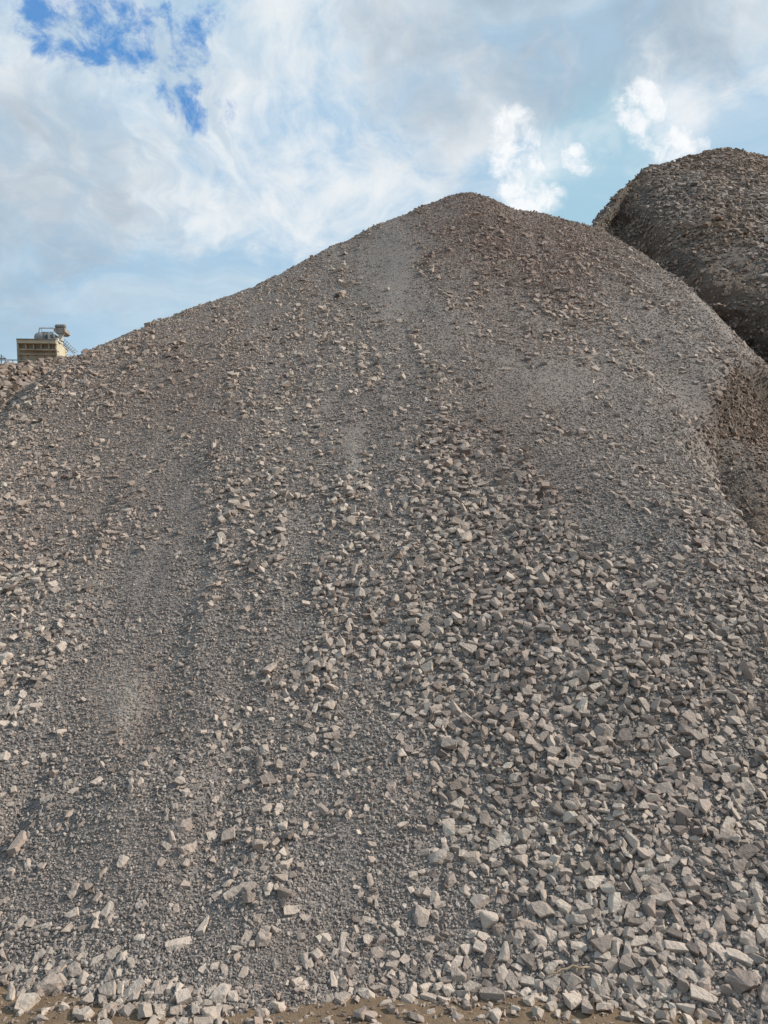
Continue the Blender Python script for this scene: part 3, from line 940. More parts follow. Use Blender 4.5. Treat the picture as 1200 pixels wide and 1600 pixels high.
# ------------------------------------------------------------------ single stones seen in the photo
# photo pixel, long and short side in pixels, direction of the long side in degrees, shape, label, short reference for its neighbours
HAND = [
    (34, 1319, 40, 16, 75, 'pillar', 'long crusty pillar-like stone standing on end near the left edge', 'the pillar-like stone'),
    (108, 1276, 20, 12, 40, 'wedge', 'bent tan stone on the upper rim of the smooth gravel hump, above a thin sliver', 'the bent tan stone'),
    (94, 1294, 15, 5, 68, 'pillar', 'thin upright sliver hanging below the bent tan stone on the gravel hump', None),
    (127, 1290, 12, 11, 10, 'block', 'small brown block half sunk in the top of the smooth gravel hump', None),
    (76, 1250, 25, 12, 20, 'slab', 'dusty light slab lying just above the smooth gravel hump on the left', 'the dusty slab'),
    (153, 1225, 21, 16, 30, 'wedge', 'pale wedge on fine gravel above the hump, with a dark shaded underside', 'the pale wedge'),
    (175, 1236, 14, 11, 0, 'block', None, None), (219, 1225, 17, 12, 55, 'slab', None, None), (21, 1236, 13, 12, 40, 'block', None, None),
    (15, 1262, 12, 11, 20, 'block', None, None), (105, 1225, 12, 11, 50, 'block', None, None), (115, 1239, 14, 10, 10, 'slab', None, None),
    (269, 1309, 22, 12, 112, 'wedge', None, None),
    (288, 1292, 23, 20, 25, 'slab', 'pale bluish slab at the top of the stone cluster left of centre', 'the pale bluish slab'),
    (261, 1324, 19, 9, -30, 'slab', None, None), (292, 1332, 20, 18, 60, 'block', None, None), (289, 1352, 13, 12, 80, 'block', None, None),
    (192, 1350, 20, 15, 80, 'block', 'rounded upright block alone on fine gravel with a dark shadow to its left', 'the lone upright block'),
    (161, 1366, 19, 12, 62, 'wedge', None, None), (65, 1359, 13, 12, 0, 'block', None, None), (43, 1354, 17, 10, 110, 'block', None, None), (19, 1365, 15, 12, 60, 'block', None, None),
    (117, 1401, 18, 14, 40, 'wedge', None, None), (151, 1409, 20, 14, 65, 'wedge', None, None), (8, 1409, 19, 12, 25, 'slab', None, None), (289, 1385, 17, 12, 15, 'block', None, None),
    (251, 1352, 15, 12, 60, 'slab', None, None), (272, 1264, 15, 11, 100, 'block', None, None), (80, 1262, 11, 8, 30, 'block', None, None),
    (220, 1417, 17, 12, 25, 'slab', None, None), (112, 1431, 21, 16, 20, 'slab', None, None), (170, 1424, 22, 15, 55, 'slab', None, None), (151, 1434, 14, 14, 0, 'block', None, None),
    (151, 1449, 18, 12, 100, 'wedge', None, None), (170, 1442, 17, 15, 0, 'block', None, None), (31, 1447, 23, 14, 52, 'slab', None, None), (109, 1452, 20, 12, 72, 'wedge', None, None),
    (57, 1452, 14, 8, 5, 'slab', None, None), (72, 1451, 14, 8, 0, 'slab', None, None),
    (216, 1471, 19, 12, 0, 'round', 'smooth pale oval pebble alone on dark fine gravel left of the long slanted slab', 'the smooth pale oval pebble'),
    (276, 1479, 45, 17, 24, 'slab', 'long pale slab lying alone and slanted on fine gravel, bottom left', 'the long slanted slab'),
    (176, 1495, 29, 15, 68, 'slab', None, None), (191, 1497, 17, 16, 20, 'block', None, None), (206, 1509, 21, 18, 100, 'wedge', None, None), (62, 1499, 20, 15, 40, 'slab', None, None),
    (80, 1492, 15, 13, 0, 'block', None, None), (15, 1517, 21, 17, 45, 'slab', 'bluish grey slab at the left frame edge, where the stones meet the dirt', 'the bluish slab at the left frame edge'),
    (31, 1520, 23, 13, 70, 'slab', None, None), (150, 1507, 23, 12, 20, 'slab', None, None), (170, 1527, 19, 15, 110, 'wedge', None, None),
    (167, 1555, 29, 24, 10, 'round', 'large rounded stone in the middle of the bottom left cluster', 'the large rounded stone'),
    (205, 1551, 40, 17, 38, 'slab', 'long rough slab leaning to the upper right in the bottom left cluster', 'the long leaning slab'),
    (210, 1562, 21, 14, 85, 'block', None, None), (266, 1540, 23, 12, 65, 'slab', None, None), (259, 1575, 35, 14, 32, 'slab', None, None),
    (288, 1567, 23, 20, 30, 'block', 'bright pale angular block low in the cluster left of the big upright block', 'the bright angular block'),
    (276, 1584, 20, 16, 15, 'block', None, None), (170, 1580, 22, 20, 60, 'block', None, None), (135, 1590, 24, 22, 60, 'block', None, None), (119, 1585, 21, 14, 100, 'block', None, None),
    (71, 1554, 36, 32, 50, 'lump', 'lumpy clod of stones stuck together at the dirt edge, bottom left', 'the lumpy clod'), (40, 1564, 19, 14, 30, 'block', None, None),
    (99, 1579, 17, 14, 10, 'block', None, None), (200, 1583, 21, 20, 60, 'block', None, None), (235, 1560, 17, 16, 30, 'wedge', None, None), (130, 1537, 19, 17, 60, 'block', None, None),
    (118, 1520, 26, 18, 110, 'lump', None, None), (47, 1540, 16, 12, 20, 'block', None, None), (88, 1527, 16, 13, 20, 'block', None, None), (76, 1515, 14, 12, 60, 'block', None, None),
    (320, 1450, 33, 13, 74, 'taper', 'long tapering pale shard pointing down the slope, alone on fine gravel', 'the tapering shard'),
    (367, 1399, 29, 17, 20, 'wedge', 'broad pale wedge at the bottom end of the stony strip left of centre', 'the broad pale wedge'),
    (390, 1390, 26, 18, -45, 'slab', None, None), (357, 1384, 17, 12, 40, 'block', None, None), (341, 1399, 20, 10, 30, 'slab', None, None), (419, 1390, 16, 14, 60, 'block', None, None),
    (442, 1402, 20, 17, -30, 'dark', 'dark grey angular stone at the lower right end of the stony strip', 'the dark grey angular stone'),
    (456, 1424, 25, 13, 20, 'slab', None, None), (476, 1435, 19, 12, 10, 'slab', None, None), (385, 1467, 21, 11, 75, 'slab', None, None),
    (412, 1472, 33, 21, 80, 'lump', 'crusty upright clod on a small gravel hump, a block on either shoulder', 'the crusty upright clod'),
    (432, 1456, 15, 9, -10, 'block', None, None), (416, 1455, 15, 12, -20, 'block', None, None), (393, 1477, 12, 11, 0, 'block', None, None),
    (510, 1471, 19, 13, 120, 'block', None, None), (499, 1467, 13, 10, 70, 'block', None, None), (534, 1480, 32, 9, 84, 'pillar', 'narrow upright pale stone among loose stones near the bottom centre', 'the narrow upright stone'),
    (541, 1491, 14, 12, 45, 'block', None, None), (522, 1494, 21, 10, 70, 'slab', None, None), (589, 1419, 18, 9, 100, 'wedge', None, None),
    (496, 1496, 18, 17, 45, 'block', None, None), (476, 1510, 27, 14, -70, 'taper', None, None), (464, 1539, 17, 14, 40, 'block', 'pale cube-like stone in the small pile above the dirt near bottom centre', 'the pale cube-like stone'),
    (474, 1545, 19, 12, 60, 'slab', None, None), (485, 1512, 13, 11, 50, 'block', None, None), (521, 1535, 26, 14, 105, 'wedge', None, None), (530, 1526, 18, 8, 95, 'slab', None, None),
    (320, 1516, 23, 12, 70, 'slab', None, None), (351, 1519, 21, 10, 115, 'slab', None, None), (382, 1525, 23, 12, 80, 'slab', None, None),
    (344, 1556, 31, 23, 70, 'block', 'big upright pale block in the middle of the cluster below the tapering shard', 'the big upright block'),
    (342, 1580, 26, 14, 110, 'wedge', None, None), (365, 1564, 19, 15, 10, 'block', None, None), (329, 1551, 18, 12, 30, 'slab', None, None), (357, 1579, 19, 15, 20, 'wedge', None, None),
    (305, 1584, 21, 14, 95, 'block', None, None), (322, 1574, 19, 12, 5, 'block', None, None), (308, 1557, 15, 10, 20, 'block', None, None), (372, 1549, 16, 10, 0, 'block', None, None),
    (427, 1572, 19, 14, 80, 'block', None, None), (438, 1579, 21, 18, 40, 'wedge', 'pale stone with dark shaded base where the gravel meets the dirt, left of centre', 'the pale stone at the dirt rim'),
    (415, 1585, 15, 12, 40, 'block', None, None), (459, 1580, 11, 9, 0, 'block', None, None),
    (582, 1591, 21, 18, -30, 'round', 'rounded whitish block sitting alone on the brown dirt, bottom centre', 'the lone block on the dirt'),
    (510, 1597, 13, 9, 10, 'block', None, None), (587, 1491, 25, 16, 10, 'slab', None, None), (577, 1440, 24, 11, -10, 'slab', None, None),
    (750, 1412, 27, 20, 20, 'dark', 'large dark rounded stone on top of a pale flat one, upper left of packed stones', 'the large dark rounded stone'),
    (752, 1427, 22, 9, 5, 'slab', None, None), (727, 1394, 19, 14, -20, 'block', None, None), (687, 1417, 19, 12, 15, 'wedge', None, None), (682, 1427, 17, 9, -10, 'slab', None, None),
    (671, 1476, 23, 14, -8, 'block', 'broad tan block on small gravel, left of the packed stones', 'the broad tan block'), (691, 1482, 13, 10, 0, 'block', None, None),
    (619, 1446, 17, 12, 70, 'wedge', None, None), (624, 1461, 14, 12, 0, 'block', None, None), (617, 1501, 17, 14, 60, 'block', None, None), (632, 1506, 17, 13, 55, 'slab', None, None),
    (712, 1510, 22, 15, 62, 'block', 'pale upright block at the left rim of the packed stones', 'the pale rim block'),
    (731, 1487, 22, 17, 30, 'slab', None, None), (751, 1486, 19, 18, 60, 'block', None, None), (739, 1464, 19, 11, 5, 'block', None, None), (757, 1467, 21, 15, -35, 'slab', None, None),
    (789, 1491, 31, 20, 75, 'taper', 'tall triangular stone with pitted face amid the packed stones', 'the tall triangular stone'),
    (786, 1524, 27, 17, 95, 'block', None, None), (760, 1525, 20, 14, 0, 'dark', None, None), (831, 1422, 24, 17, 110, 'wedge', None, None),
    (880, 1421, 26, 17, -50, 'block', 'tilted long block with a bright right-hand face, above the twig', 'the tilted long block'),
    (826, 1451, 25, 15, -12, 'slab', None, None), (859, 1465, 25, 19, 100, 'slab', None, None), (879, 1482, 19, 15, 95, 'block', None, None), (812, 1472, 23, 16, 70, 'block', None, None),
    (842, 1394, 21, 17, 60, 'wedge', None, None), (842, 1542, 21, 20, 30, 'round', None, None), (800, 1537, 27, 17, -65, 'slab', None, None), (826, 1567, 17, 16, 0, 'block', None, None),
    (795, 1556, 19, 11, -5, 'block', None, None), (892, 1537, 29, 24, 20, 'block', None, None),
    (775, 1590, 30, 24, 50, 'wedge', 'large bright angular stone on the dirt at the bottom edge, right of centre', 'the bright stone on the dirt'),
    (806, 1577, 15, 10, -20, 'slab', None, None), (750, 1595, 15, 10, 10, 'block', None, None), (840, 1587, 21, 17, 60, 'block', None, None),
    (699, 1552, 21, 17, 20, 'block', None, None), (692, 1565, 18, 11, -30, 'block', None, None), (645, 1552, 22, 16, 80, 'wedge', None, None), (616, 1552, 21, 13, 120, 'block', None, None),
    (742, 1567, 17, 14, 80, 'wedge', None, None), (739, 1547, 23, 17, 30, 'block', None, None),
    (959, 1417, 29, 20, 80, 'block', 'large upright stone with flat bright right face among packed stones', 'the flat-faced stone'),
    (986, 1432, 25, 17, 55, 'slab', None, None), (1060, 1442, 30, 11, -68, 'pillar', 'narrow squared stone standing in a dark hollow of fine gravel on the right', 'the narrow squared stone'),
    (922, 1407, 25, 11, 95, 'block', None, None), (1017, 1441, 20, 12, 30, 'block', None, None),
    (996, 1476, 31, 19, 0, 'slab', 'broad flat diamond-shaped stone near the lower right', 'the diamond-shaped stone'), (1022, 1471, 24, 17, 40, 'block', None, None),
    (1055, 1482, 33, 17, -8, 'block', 'long block with a flat bright top, left of the pale oval stone', 'the long flat-topped block'),
    (1095, 1482, 27, 16, 115, 'round', 'smooth pale oval stone standing upright on the right', 'the smooth pale oval stone'),
    (1047, 1497, 21, 12, 80, 'block', None, None), (1034, 1499, 20, 17, -20, 'block', None, None),
    (1156, 1500, 38, 19, -36, 'slab', 'long pale slab slanting down to the right near the right edge', 'the long slab near the right edge'),
    (1126, 1492, 29, 17, 120, 'slab', None, None), (1165, 1477, 27, 19, -15, 'block', None, None), (1191, 1466, 27, 21, 80, 'block', None, None),
    (941, 1496, 25, 18, -10, 'block', None, None), (935, 1462, 28, 12, 92, 'slab', None, None), (982, 1460, 21, 17, 60, 'block', None, None), (969, 1460, 15, 13, 30, 'block', None, None),
    (1102, 1520, 25, 21, 110, 'lump', None, None),
    (1158, 1540, 46, 36, -30, 'lump', 'biggest dark lumpy boulder in the bottom right corner', 'the biggest lumpy boulder'), (1196, 1564, 32, 26, 70, 'lump', None, None),
    (1037, 1546, 27, 20, 10, 'slab', None, None), (1100, 1563, 36, 26, -25, 'wedge', 'broad pale wedge lying at the dirt edge, bottom right', 'the broad wedge at the dirt edge'),
    (1012, 1530, 29, 15, 105, 'taper', None, None), (1035, 1521, 18, 15, 60, 'block', None, None), (1050, 1520, 29, 11, -60, 'slab', None, None), (1084, 1531, 27, 13, -55, 'slab', None, None),
    (1067, 1527, 18, 15, 30, 'block', None, None), (975, 1530, 19, 16, 60, 'wedge', None, None), (935, 1531, 16, 14, 10, 'block', None, None), (930, 1515, 19, 15, -40, 'wedge', None, None),
    (1007, 1562, 25, 13, -20, 'slab', None, None), (1040, 1562, 24, 10, -8, 'slab', None, None), (1001, 1572, 17, 14, -60, 'wedge', None, None), (945, 1542, 20, 11, -60, 'block', None, None),
    (916, 1580, 27, 20, 75, 'wedge', 'bright jagged stone standing on the dirt below the twig', 'the bright jagged stone'),
    (1001, 1592, 24, 14, -60, 'wedge', None, None), (977, 1594, 15, 13, 0, 'block', None, None), (1050, 1591, 19, 15, 60, 'block', None, None),
    (1146, 1572, 21, 17, 120, 'wedge', None, None), (1144, 1583, 27, 6, -25, 'slab', None, None), (1040, 1577, 13, 9, 0, 'block', None, None), (1180, 1527, 21, 15, 80, 'block', None, None)]

sr = random.Random(23)
singles = []        # dicts: pos, half sizes, spin, shape, tone, hue, px, label


def add_single(P, a, b, c, spin, shape, tone, hue, px, lab=None, ref=None, tilt=None):
    singles.append(dict(P=np.array(P), a=a, b=b, c=c, spin=spin, shape=shape, tone=tone, hue=hue, px=px, lab=lab, ref=ref,
                        tilt=sr.uniform(0, .3) if tilt is None else tilt, tdir=sr.uniform(0, 6.28)))


grid = {}
for (px, py, L, W, ang, shape, lab, ref) in HAND:
    x, y, z = hit(px, py)
    mpp = (y * CP + (z - EYE) * SP) / FPX
    a, b = L / 2 * mpp, W / 2 * mpp
    c = b * {'slab': 0.55, 'pillar': 0.9, 'round': 0.8, 'lump': 0.85, 'taper': 0.75}.get(shape, sr.uniform(0.65, 0.95))
    tone = {'dark': 0.12, 'lump': 0.5, 'pillar': 0.7}.get(shape, sr.uniform(0.5, 0.95))
    if lab and ('pale' in lab or 'bright' in lab or 'whitish' in lab):
        tone = 1.0
    if lab and 'bluish' in lab:
        tone = 0.55
    hue = 0.45 if lab and ('tan' in lab or 'brown' in lab) else sr.uniform(0, 0.25)
    if lab and 'dark lumpy' in lab:
        tone = 0.25
    add_single((x, y, z), a, b, c, R(ang), shape, tone, hue, (px, py, L), lab, ref, sr.uniform(0, .18))
    k = (math.floor(x / 0.08), math.floor(y / 0.08))
    grid.setdefault(k, []).append((x, y, z, 0.42 * (a + b)))

# ------------------------------------------------------------------ the crushed stone of the heap
t1 = time.time()
C = sample_heap(380000)
far_ = sstep(C[:, 1], 4.5, 12.0)
ppx, ppy = project(C[:, 0], C[:, 1], C[:, 2])
L = np.clip(0.0335 * (1 + 0.20 * far_) * (1 - 0.16 * sstep(620 - ppx, 0, 250)) * 0.95 * np.exp(0.38 * RNG.standard_normal(len(C))), 0.019 + 0.012 * far_, 0.080 + 0.02 * far_)
st = stony(C[:, 0], C[:, 1], C[:, 2])
sm = smooth_spots(C[:, 0], C[:, 1], C[:, 2])
acc = RNG.random(len(C)) < np.clip((st - 0.07) * 1.17, 0.045, 1) ** 1.25 * (1 - 0.93 * sm)
C, L, st = C[acc], L[acc], st[acc]
L = L * (0.80 + 0.28 * st)
k = 900
xs = RNG.uniform(-2.2, 2.6, k)
ys = np.interp(xs, FOOT[:, 0], FOOT[:, 1]) + 0.10 - np.abs(RNG.normal(0, 0.13, k))
ok = RNG.random(k) < np.clip(0.5 + 1.2 * fbm(xs * 2.2, ys * 0 + 3, 1.0, 3), 0.05, 1)
xs, ys = xs[ok], ys[ok]
C = np.concatenate([C, np.stack([xs, ys, surf(xs, ys)], -1)])
L = np.concatenate([L, np.clip(0.036 * np.exp(0.40 * RNG.standard_normal(len(xs))), 0.018, 0.085)])
st = np.concatenate([st, np.full(len(xs), 0.6)])
o = np.argsort(-L)
C, L, st = C[o], L[o], st[o]
keep, grid = poisson(C, L * (0.34 - 0.085 * sstep(st, 0.45, 0.95)), grid, 0.08)
C, L, st = C[keep], L[keep], st[keep]
print('coarse', len(C), round(time.time() - t1, 1))
px, py = project(C[:, 0], C[:, 1], C[:, 2])
depth = C[:, 1] * CP + (C[:, 2] - EYE) * SP
size_px = L * FPX / depth
dim_brown_zone = sstep(px, 560, 760) * sstep(py, 560, 680) * (1 - 0.7 * sstep(py, 1150, 1450))  # browner stones right of centre; the weaker light there is put into tone too
tone = np.clip(0.62 - 0.20 * dim_brown_zone + 0.25 * RNG.standard_normal(len(C)), 0, 1)
tone[RNG.random(len(C)) < 0.07] *= 0.35
brn = brownness(C[:, 0], C[:, 1], C[:, 2])
hue = np.clip(0.10 + 0.62 * brn + 0.10 * RNG.standard_normal(len(C)) + 0.25 * sstep(C[:, 1], 9, 16), 0, 0.85)
nin = 300 - len(HAND)
inside = (px > 8) & (px < 1192) & (py < 1592) & (py > 300)
cand = np.argsort(-np.where(inside, size_px, 0))[:nin]
for i in cand:
    e = sr.uniform(0.58, 0.92)
    sh = sr.choice(('block', 'block', 'slab', 'wedge', 'wedge', 'round'))
    cc = e * (0.5 if sh == 'slab' else sr.uniform(0.6, 0.9))
    add_single(C[i], L[i] / 2, L[i] / 2 * e, L[i] / 2 * cc, sr.uniform(0, 3.14), sh, float(tone[i]), float(hue[i]), (float(px[i]), float(py[i]), float(size_px[i])))
rest = np.ones(len(C), bool)
rest[cand] = False
C, L, tone, hue, st, size_px = C[rest], L[rest], tone[rest], hue[rest], st[rest], size_px[rest]


def layout(C, L, lift=0.10, flat=1.0, tmax=1.15):
    n = hn(C[:, 0], C[:, 1])
    n[C[:, 2] > hm(C[:, 0], C[:, 1]) + 0.004] = (0, 0, 1)
    k = len(C)
    Rm = rot_frames(n, RNG.random(k) * 6.283, np.abs(RNG.normal(0, tmax * 0.5, k)), RNG.random(k) * 6.283)
    S = np.stack([L / 2, L / 2 * RNG.uniform(0.82, 1.15, k), L / 2 * RNG.uniform(0.75, 1.15, k) * flat], -1)
    P = C + n * (L * (lift + RNG.uniform(-0.12, 0.14, k)))[:, None]
    return P, Rm, S


P, Rm, S = layout(C, L, 0.10 + 0.10 * sstep(st, 0.5, 0.9))
pxx_, pyy_ = project(C[:, 0], C[:, 1], C[:, 2])
out_ = (pxx_ < -40) | (pxx_ > 1240)
near = (size_px > 15.5) & ~out_
farq = (size_px < 7.5) | (out_ & (size_px < 20))
NT = 0
o, k = scatter_mesh('large_crushed_stone', P[near], Rm[near], S[near], SHAPES_HI, tone[near], hue[near], M_STONE, heap, HL); NT += k
dk = RNG.random(len(C)) < dirty(C[:, 0], C[:, 1], C[:, 2])
near &= ~dk; farq &= ~dk
o, k = scatter_mesh('brown_rubble', P[dk], Rm[dk], S[dk], SHAPES_LO, tone[dk], np.clip(hue[dk], 0, .6), M_STONE_DARK, heap, HL); NT += k
q = ~near & ~farq & ~dk
o, k = scatter_mesh('crushed_stone', P[q], Rm[q], S[q], SHAPES_LO, tone[q], hue[q], M_STONE, heap, HL); NT += k
o, k = scatter_mesh('small_crushed_stone', P[farq], Rm[farq], S[farq] * 1.05, SHAPES_TINY, tone[farq], hue[farq], M_STONE, heap, HL); NT += k
print('near', near.sum(), 'mid', q.sum(), 'far', farq.sum(), NT)

# chips between them
C2 = sample_heap(145000)
st2 = stony(C2[:, 0], C2[:, 1], C2[:, 2])
L2 = np.clip(0.0165 * np.exp(0.36 * RNG.standard_normal(len(C2))), 0.010, 0.036)
d2 = C2[:, 1]
L2 = L2 * (1 + 0.45 * sstep(st2, 0.5, 0.9))
acc = RNG.random(len(C2)) < np.clip(0.26 + 0.40 * st2, 0, 0.70) * np.where(np.abs(project(C2[:, 0], C2[:, 1], C2[:, 2])[0] - 600) > 680, 0.5, 1.0) * (1 - 0.8 * smooth_spots(C2[:, 0], C2[:, 1], C2[:, 2])) * (1 - 0.45 * sstep(d2, 7, 14))
L2 = L2 * (1 + 0.35 * sstep(d2, 6, 13))
C2, L2 = C2[acc], L2[acc]
t2 = np.clip(0.52 + 0.22 * RNG.standard_normal(len(C2)), 0, 1)
h2 = np.clip(0.08 + 0.55 * brownness(C2[:, 0], C2[:, 1], C2[:, 2]) + 0.08 * RNG.standard_normal(len(C2)) + 0.2 * sstep(C2[:, 1], 9, 16), 0, 0.85)
P, Rm, S = layout(C2, L2, 0.12)
dk = RNG.random(len(C2)) < dirty(C2[:, 0], C2[:, 1], C2[:, 2])
o, k = scatter_mesh('brown_chips', P[dk], Rm[dk], S[dk], SHAPES_TINY, t2[dk], h2[dk], M_STONE_DARK, heap, HL); NT += k
o, k = scatter_mesh('stone_chips', P[~dk], Rm[~dk], S[~dk], SHAPES_TINY, t2[~dk], h2[~dk], M_STONE, heap, HL); NT += k
print('chips', len(C2), 'tris', NT)

# brown rubble of the tip-over flank at the right edge
n_ = 60000
bx, by = RNG.uniform(2.4, 6.8, n_), RNG.uniform(6.4, 13.0, n_)
bz = hm(bx, by)
ok = (RNG.random(n_) < dirty(bx, by, bz)) & in_view(bx, by, bz, 150)
B = np.stack([bx, by, bz], -1)[ok][:13000]
LB = np.clip(0.036 * np.exp(.45 * RNG.standard_normal(len(B))), .014, .12)
P, Rm, S = layout(B, LB, .08)
o, k = scatter_mesh('brown_rubble', P, Rm, S, SHAPES_TINY, np.clip(.42 + .25 * RNG.standard_normal(len(B)), 0, 1), np.clip(.45 + .3 * RNG.standard_normal(len(B)), 0, 1), M_STONE_DARK, heap, HL); NT += k

# grains: points carrying their own turn and size, drawn as instanced grains
def grain_tree(mat, seed):
    ng = bpy.data.node_groups.new('grains', 'GeometryNodeTree')
    ng.interface.new_socket('Geometry', in_out='INPUT', socket_type='NodeSocketGeometry')
    ng.interface.new_socket('Geometry', in_out='OUTPUT', socket_type='NodeSocketGeometry')
    N = ng.nodes; Lk = ng.links.new
    gi, go = N.new('NodeGroupInput'), N.new('NodeGroupOutput')
    join = N.new('GeometryNodeGeometryToInstance')
    for s in range(4):
        ico = N.new('GeometryNodeMeshIcoSphere')
        ico.inputs['Radius'].default_value = 0.5
        ico.inputs['Subdivisions'].default_value = 1
        sp = N.new('GeometryNodeSetPosition')
        rv = N.new('FunctionNodeRandomValue')
        rv.data_type = 'FLOAT_VECTOR'
        rv.inputs['Min'].default_value = (-0.2, -0.2, -0.2)
        rv.inputs['Max'].default_value = (0.2, 0.2, 0.2)
        rv.inputs['Seed'].default_value = seed + s
        Lk(ico.outputs['Mesh'], sp.inputs['Geometry'])
        Lk(rv.outputs[0], sp.inputs['Offset'])
        sm = N.new('GeometryNodeSetShadeSmooth')
        sm.inputs['Shade Smooth'].default_value = False
        Lk(sp.outputs[0], sm.inputs[0])
        mt = N.new('GeometryNodeSetMaterial')
        mt.inputs['Material'].default_value = mat
        Lk(sm.outputs[0], mt.inputs[0])
        Lk(mt.outputs[0], join.inputs[0])
    iop = N.new('GeometryNodeInstanceOnPoints')
    iop.inputs['Pick Instance'].default_value = True

    def na(name):
        a = N.new('GeometryNodeInputNamedAttribute')
        a.data_type = 'FLOAT_VECTOR'
        a.inputs['Name'].default_value = name
        return a.outputs[0]
    e2r = N.new('FunctionNodeEulerToRotation')
    Lk(na('turn'), e2r.inputs[0])
    Lk(e2r.outputs[0], iop.inputs['Rotation'])
    Lk(na('size'), iop.inputs['Scale'])
    Lk(gi.outputs[0], iop.inputs['Points'])
    Lk(join.outputs[0], iop.inputs['Instance'])
    Lk(iop.outputs[0], go.inputs[0])
    return ng


def grains(name, P, size, tone, hue, mat, parent, off, seed):
    me = bpy.data.meshes.new(name)
    me.vertices.add(len(P))
    me.vertices.foreach_set('co', np.ascontiguousarray(P - off, dtype=np.float32).ravel())
    n = len(P)
    set_attr(me, 'turn', RNG.random((n, 3)) * 6.283, 'POINT', 'FLOAT_VECTOR')
    set_attr(me, 'size', size[:, None] * RNG.uniform(0.6, 1.2, (n, 3)), 'POINT', 'FLOAT_VECTOR')
    set_attr(me, 'tone', tone)
    set_attr(me, 'hue', hue)
    me.update()
    o = link(name, me, mat, parent)
    md = o.modifiers.new('grains', 'NODES')
    md.node_group = grain_tree(mat, seed)
    o['kind'] = 'stuff'
    return o


def grain_material():
    m, g, b = new_mat('gravel_grain')
    t = attr(g, 'tone', 'INSTANCER'); hue = attr(g, 'hue', 'INSTANCER')
    c = g.mix(t, (0.135, 0.114, 0.104), (0.425, 0.360, 0.315))
    c = g.mix(hue, c, (0.265, 0.207, 0.170))
    g.put(b.inputs['Base Color'], c)
    return m


M_GRAIN = grain_material()
C3 = sample_heap(600000, 2.72, 0.72)
keep = RNG.random(len(C3)) < 1 - 0.8 * sstep(C3[:, 1], 6, 15)
C3 = C3[keep]
st3 = stony(C3[:, 0], C3[:, 1], C3[:, 2])
keep = (RNG.random(len(C3)) < np.clip(1.05 - 0.6 * st3, 0.3, 1) * np.where(np.abs(project(C3[:, 0], C3[:, 1], C3[:, 2])[0] - 600) > 680, 0.6, 1.0)) & (RNG.random(len(C3)) > dirty(C3[:, 0], C3[:, 1], C3[:, 2]))
C3 = C3[keep]
L3 = np.clip(0.0070 * np.exp(0.45 * RNG.standard_normal(len(C3))), 0.0042, 0.020) * (0.80 + 0.085 * C3[:, 1])
L3 = L3 * (1 - 0.28 * smooth_spots(C3[:, 0], C3[:, 1], C3[:, 2]))
b3 = brownness(C3[:, 0], C3[:, 1], C3[:, 2])
P3 = C3 + hn(C3[:, 0], C3[:, 1]) * (L3 * 0.25)[:, None]
grains('fine_grains', P3, L3, np.clip(0.42 + 0.27 * RNG.standard_normal(len(C3)) + 0.5 * dustiness(C3[:, 0], C3[:, 1], C3[:, 2]), 0, 1), np.clip(0.05 + 0.6 * b3, 0, 1), M_GRAIN, heap, HL, 3)
print('grains', len(C3), round(time.time() - T0, 1))

# ------------------------------------------------------------------ stones on the two other heaps
def scatter_loft(G, Nn, n, weight):
    nu, nv = G.shape[:2]
    A = G[:-1, :-1]; B_ = G[1:, :-1]; D_ = G[:-1, 1:]
    area = np.linalg.norm(np.cross(B_ - A, D_ - A), axis=-1)
    wq = (area * weight[:-1, :-1]).ravel()
    pxx, pyy = project(A[..., 0].ravel(), A[..., 1].ravel(), A[..., 2].ravel())
    wq = wq * ((pxx > -150) & (pxx < 1400) & (pyy < 1100))
    ax, ay, az = (A[..., k].ravel() for k in range(3))
    free = np.ones(len(ax), bool)
    for t in np.linspace(0.15, 0.985, 40):
        free &= (EYE + (az - EYE) * t) > hm(ax * t, ay * t) - 0.35
    wq = wq * free
    q = RNG.choice(len(wq), n, p=wq / wq.sum())
    i, j = q // (nv - 1), q % (nv - 1)
    a, b = RNG.random((2, n, 1))
    return A[i, j] + (B_[i, j] - A[i, j]) * a + (D_[i, j] - A[i, j]) * b, Nn[i, j]


def place(C, n, L, lift=.12):
    k = len(C)
    Rm = rot_frames(n, RNG.random(k) * 6.283, np.abs(RNG.normal(0, .45, k)), RNG.random(k) * 6.283)
    S = np.stack([L / 2, L / 2 * RNG.uniform(0.8, 1.15, k), L / 2 * RNG.uniform(0.7, 1.15, k)], -1)
    return C + n * (L * (lift + RNG.uniform(-.12, .14, k)))[:, None], Rm, S


tq = np.linspace(0, 9, NV2)[None, :] * np.ones((NU2, 1))
up_w = sstep(tq, 5.9, 6.15) * (1 - sstep(tq, 7.05, 7.3)) * np.clip(1.0 + 1.9 * fbm(G2[..., 0] * .55, G2[..., 1] * .55, 2.0, 3), 0.04, 2) * (1 - 0.85 * sstep(tq, 6.72, 7.0) * sstep(G2[..., 0], 9.5, 11.5)) * sstep(np.linspace(0, 6, NU2)[:, None] * np.ones((1, NV2)), 1.2, 2.1)
low_w = sstep(tq, 1.0, 1.5) * (1 - sstep(tq, 3.8, 4.4)) * 0.9 + 0.16 * sstep(tq, 5, 5.5) * (1 - sstep(tq, 7.2, 7.5)) + np.exp(-((tq - 4.9) / 0.8) ** 2) * 0.75
Cr, nr = scatter_loft(G2, N2, 12000, up_w + 1e-6)
Lr = np.clip(0.070 * np.exp(.40 * RNG.standard_normal(len(Cr))), .035, .19)
P, Rm, S = place(Cr, nr, Lr)
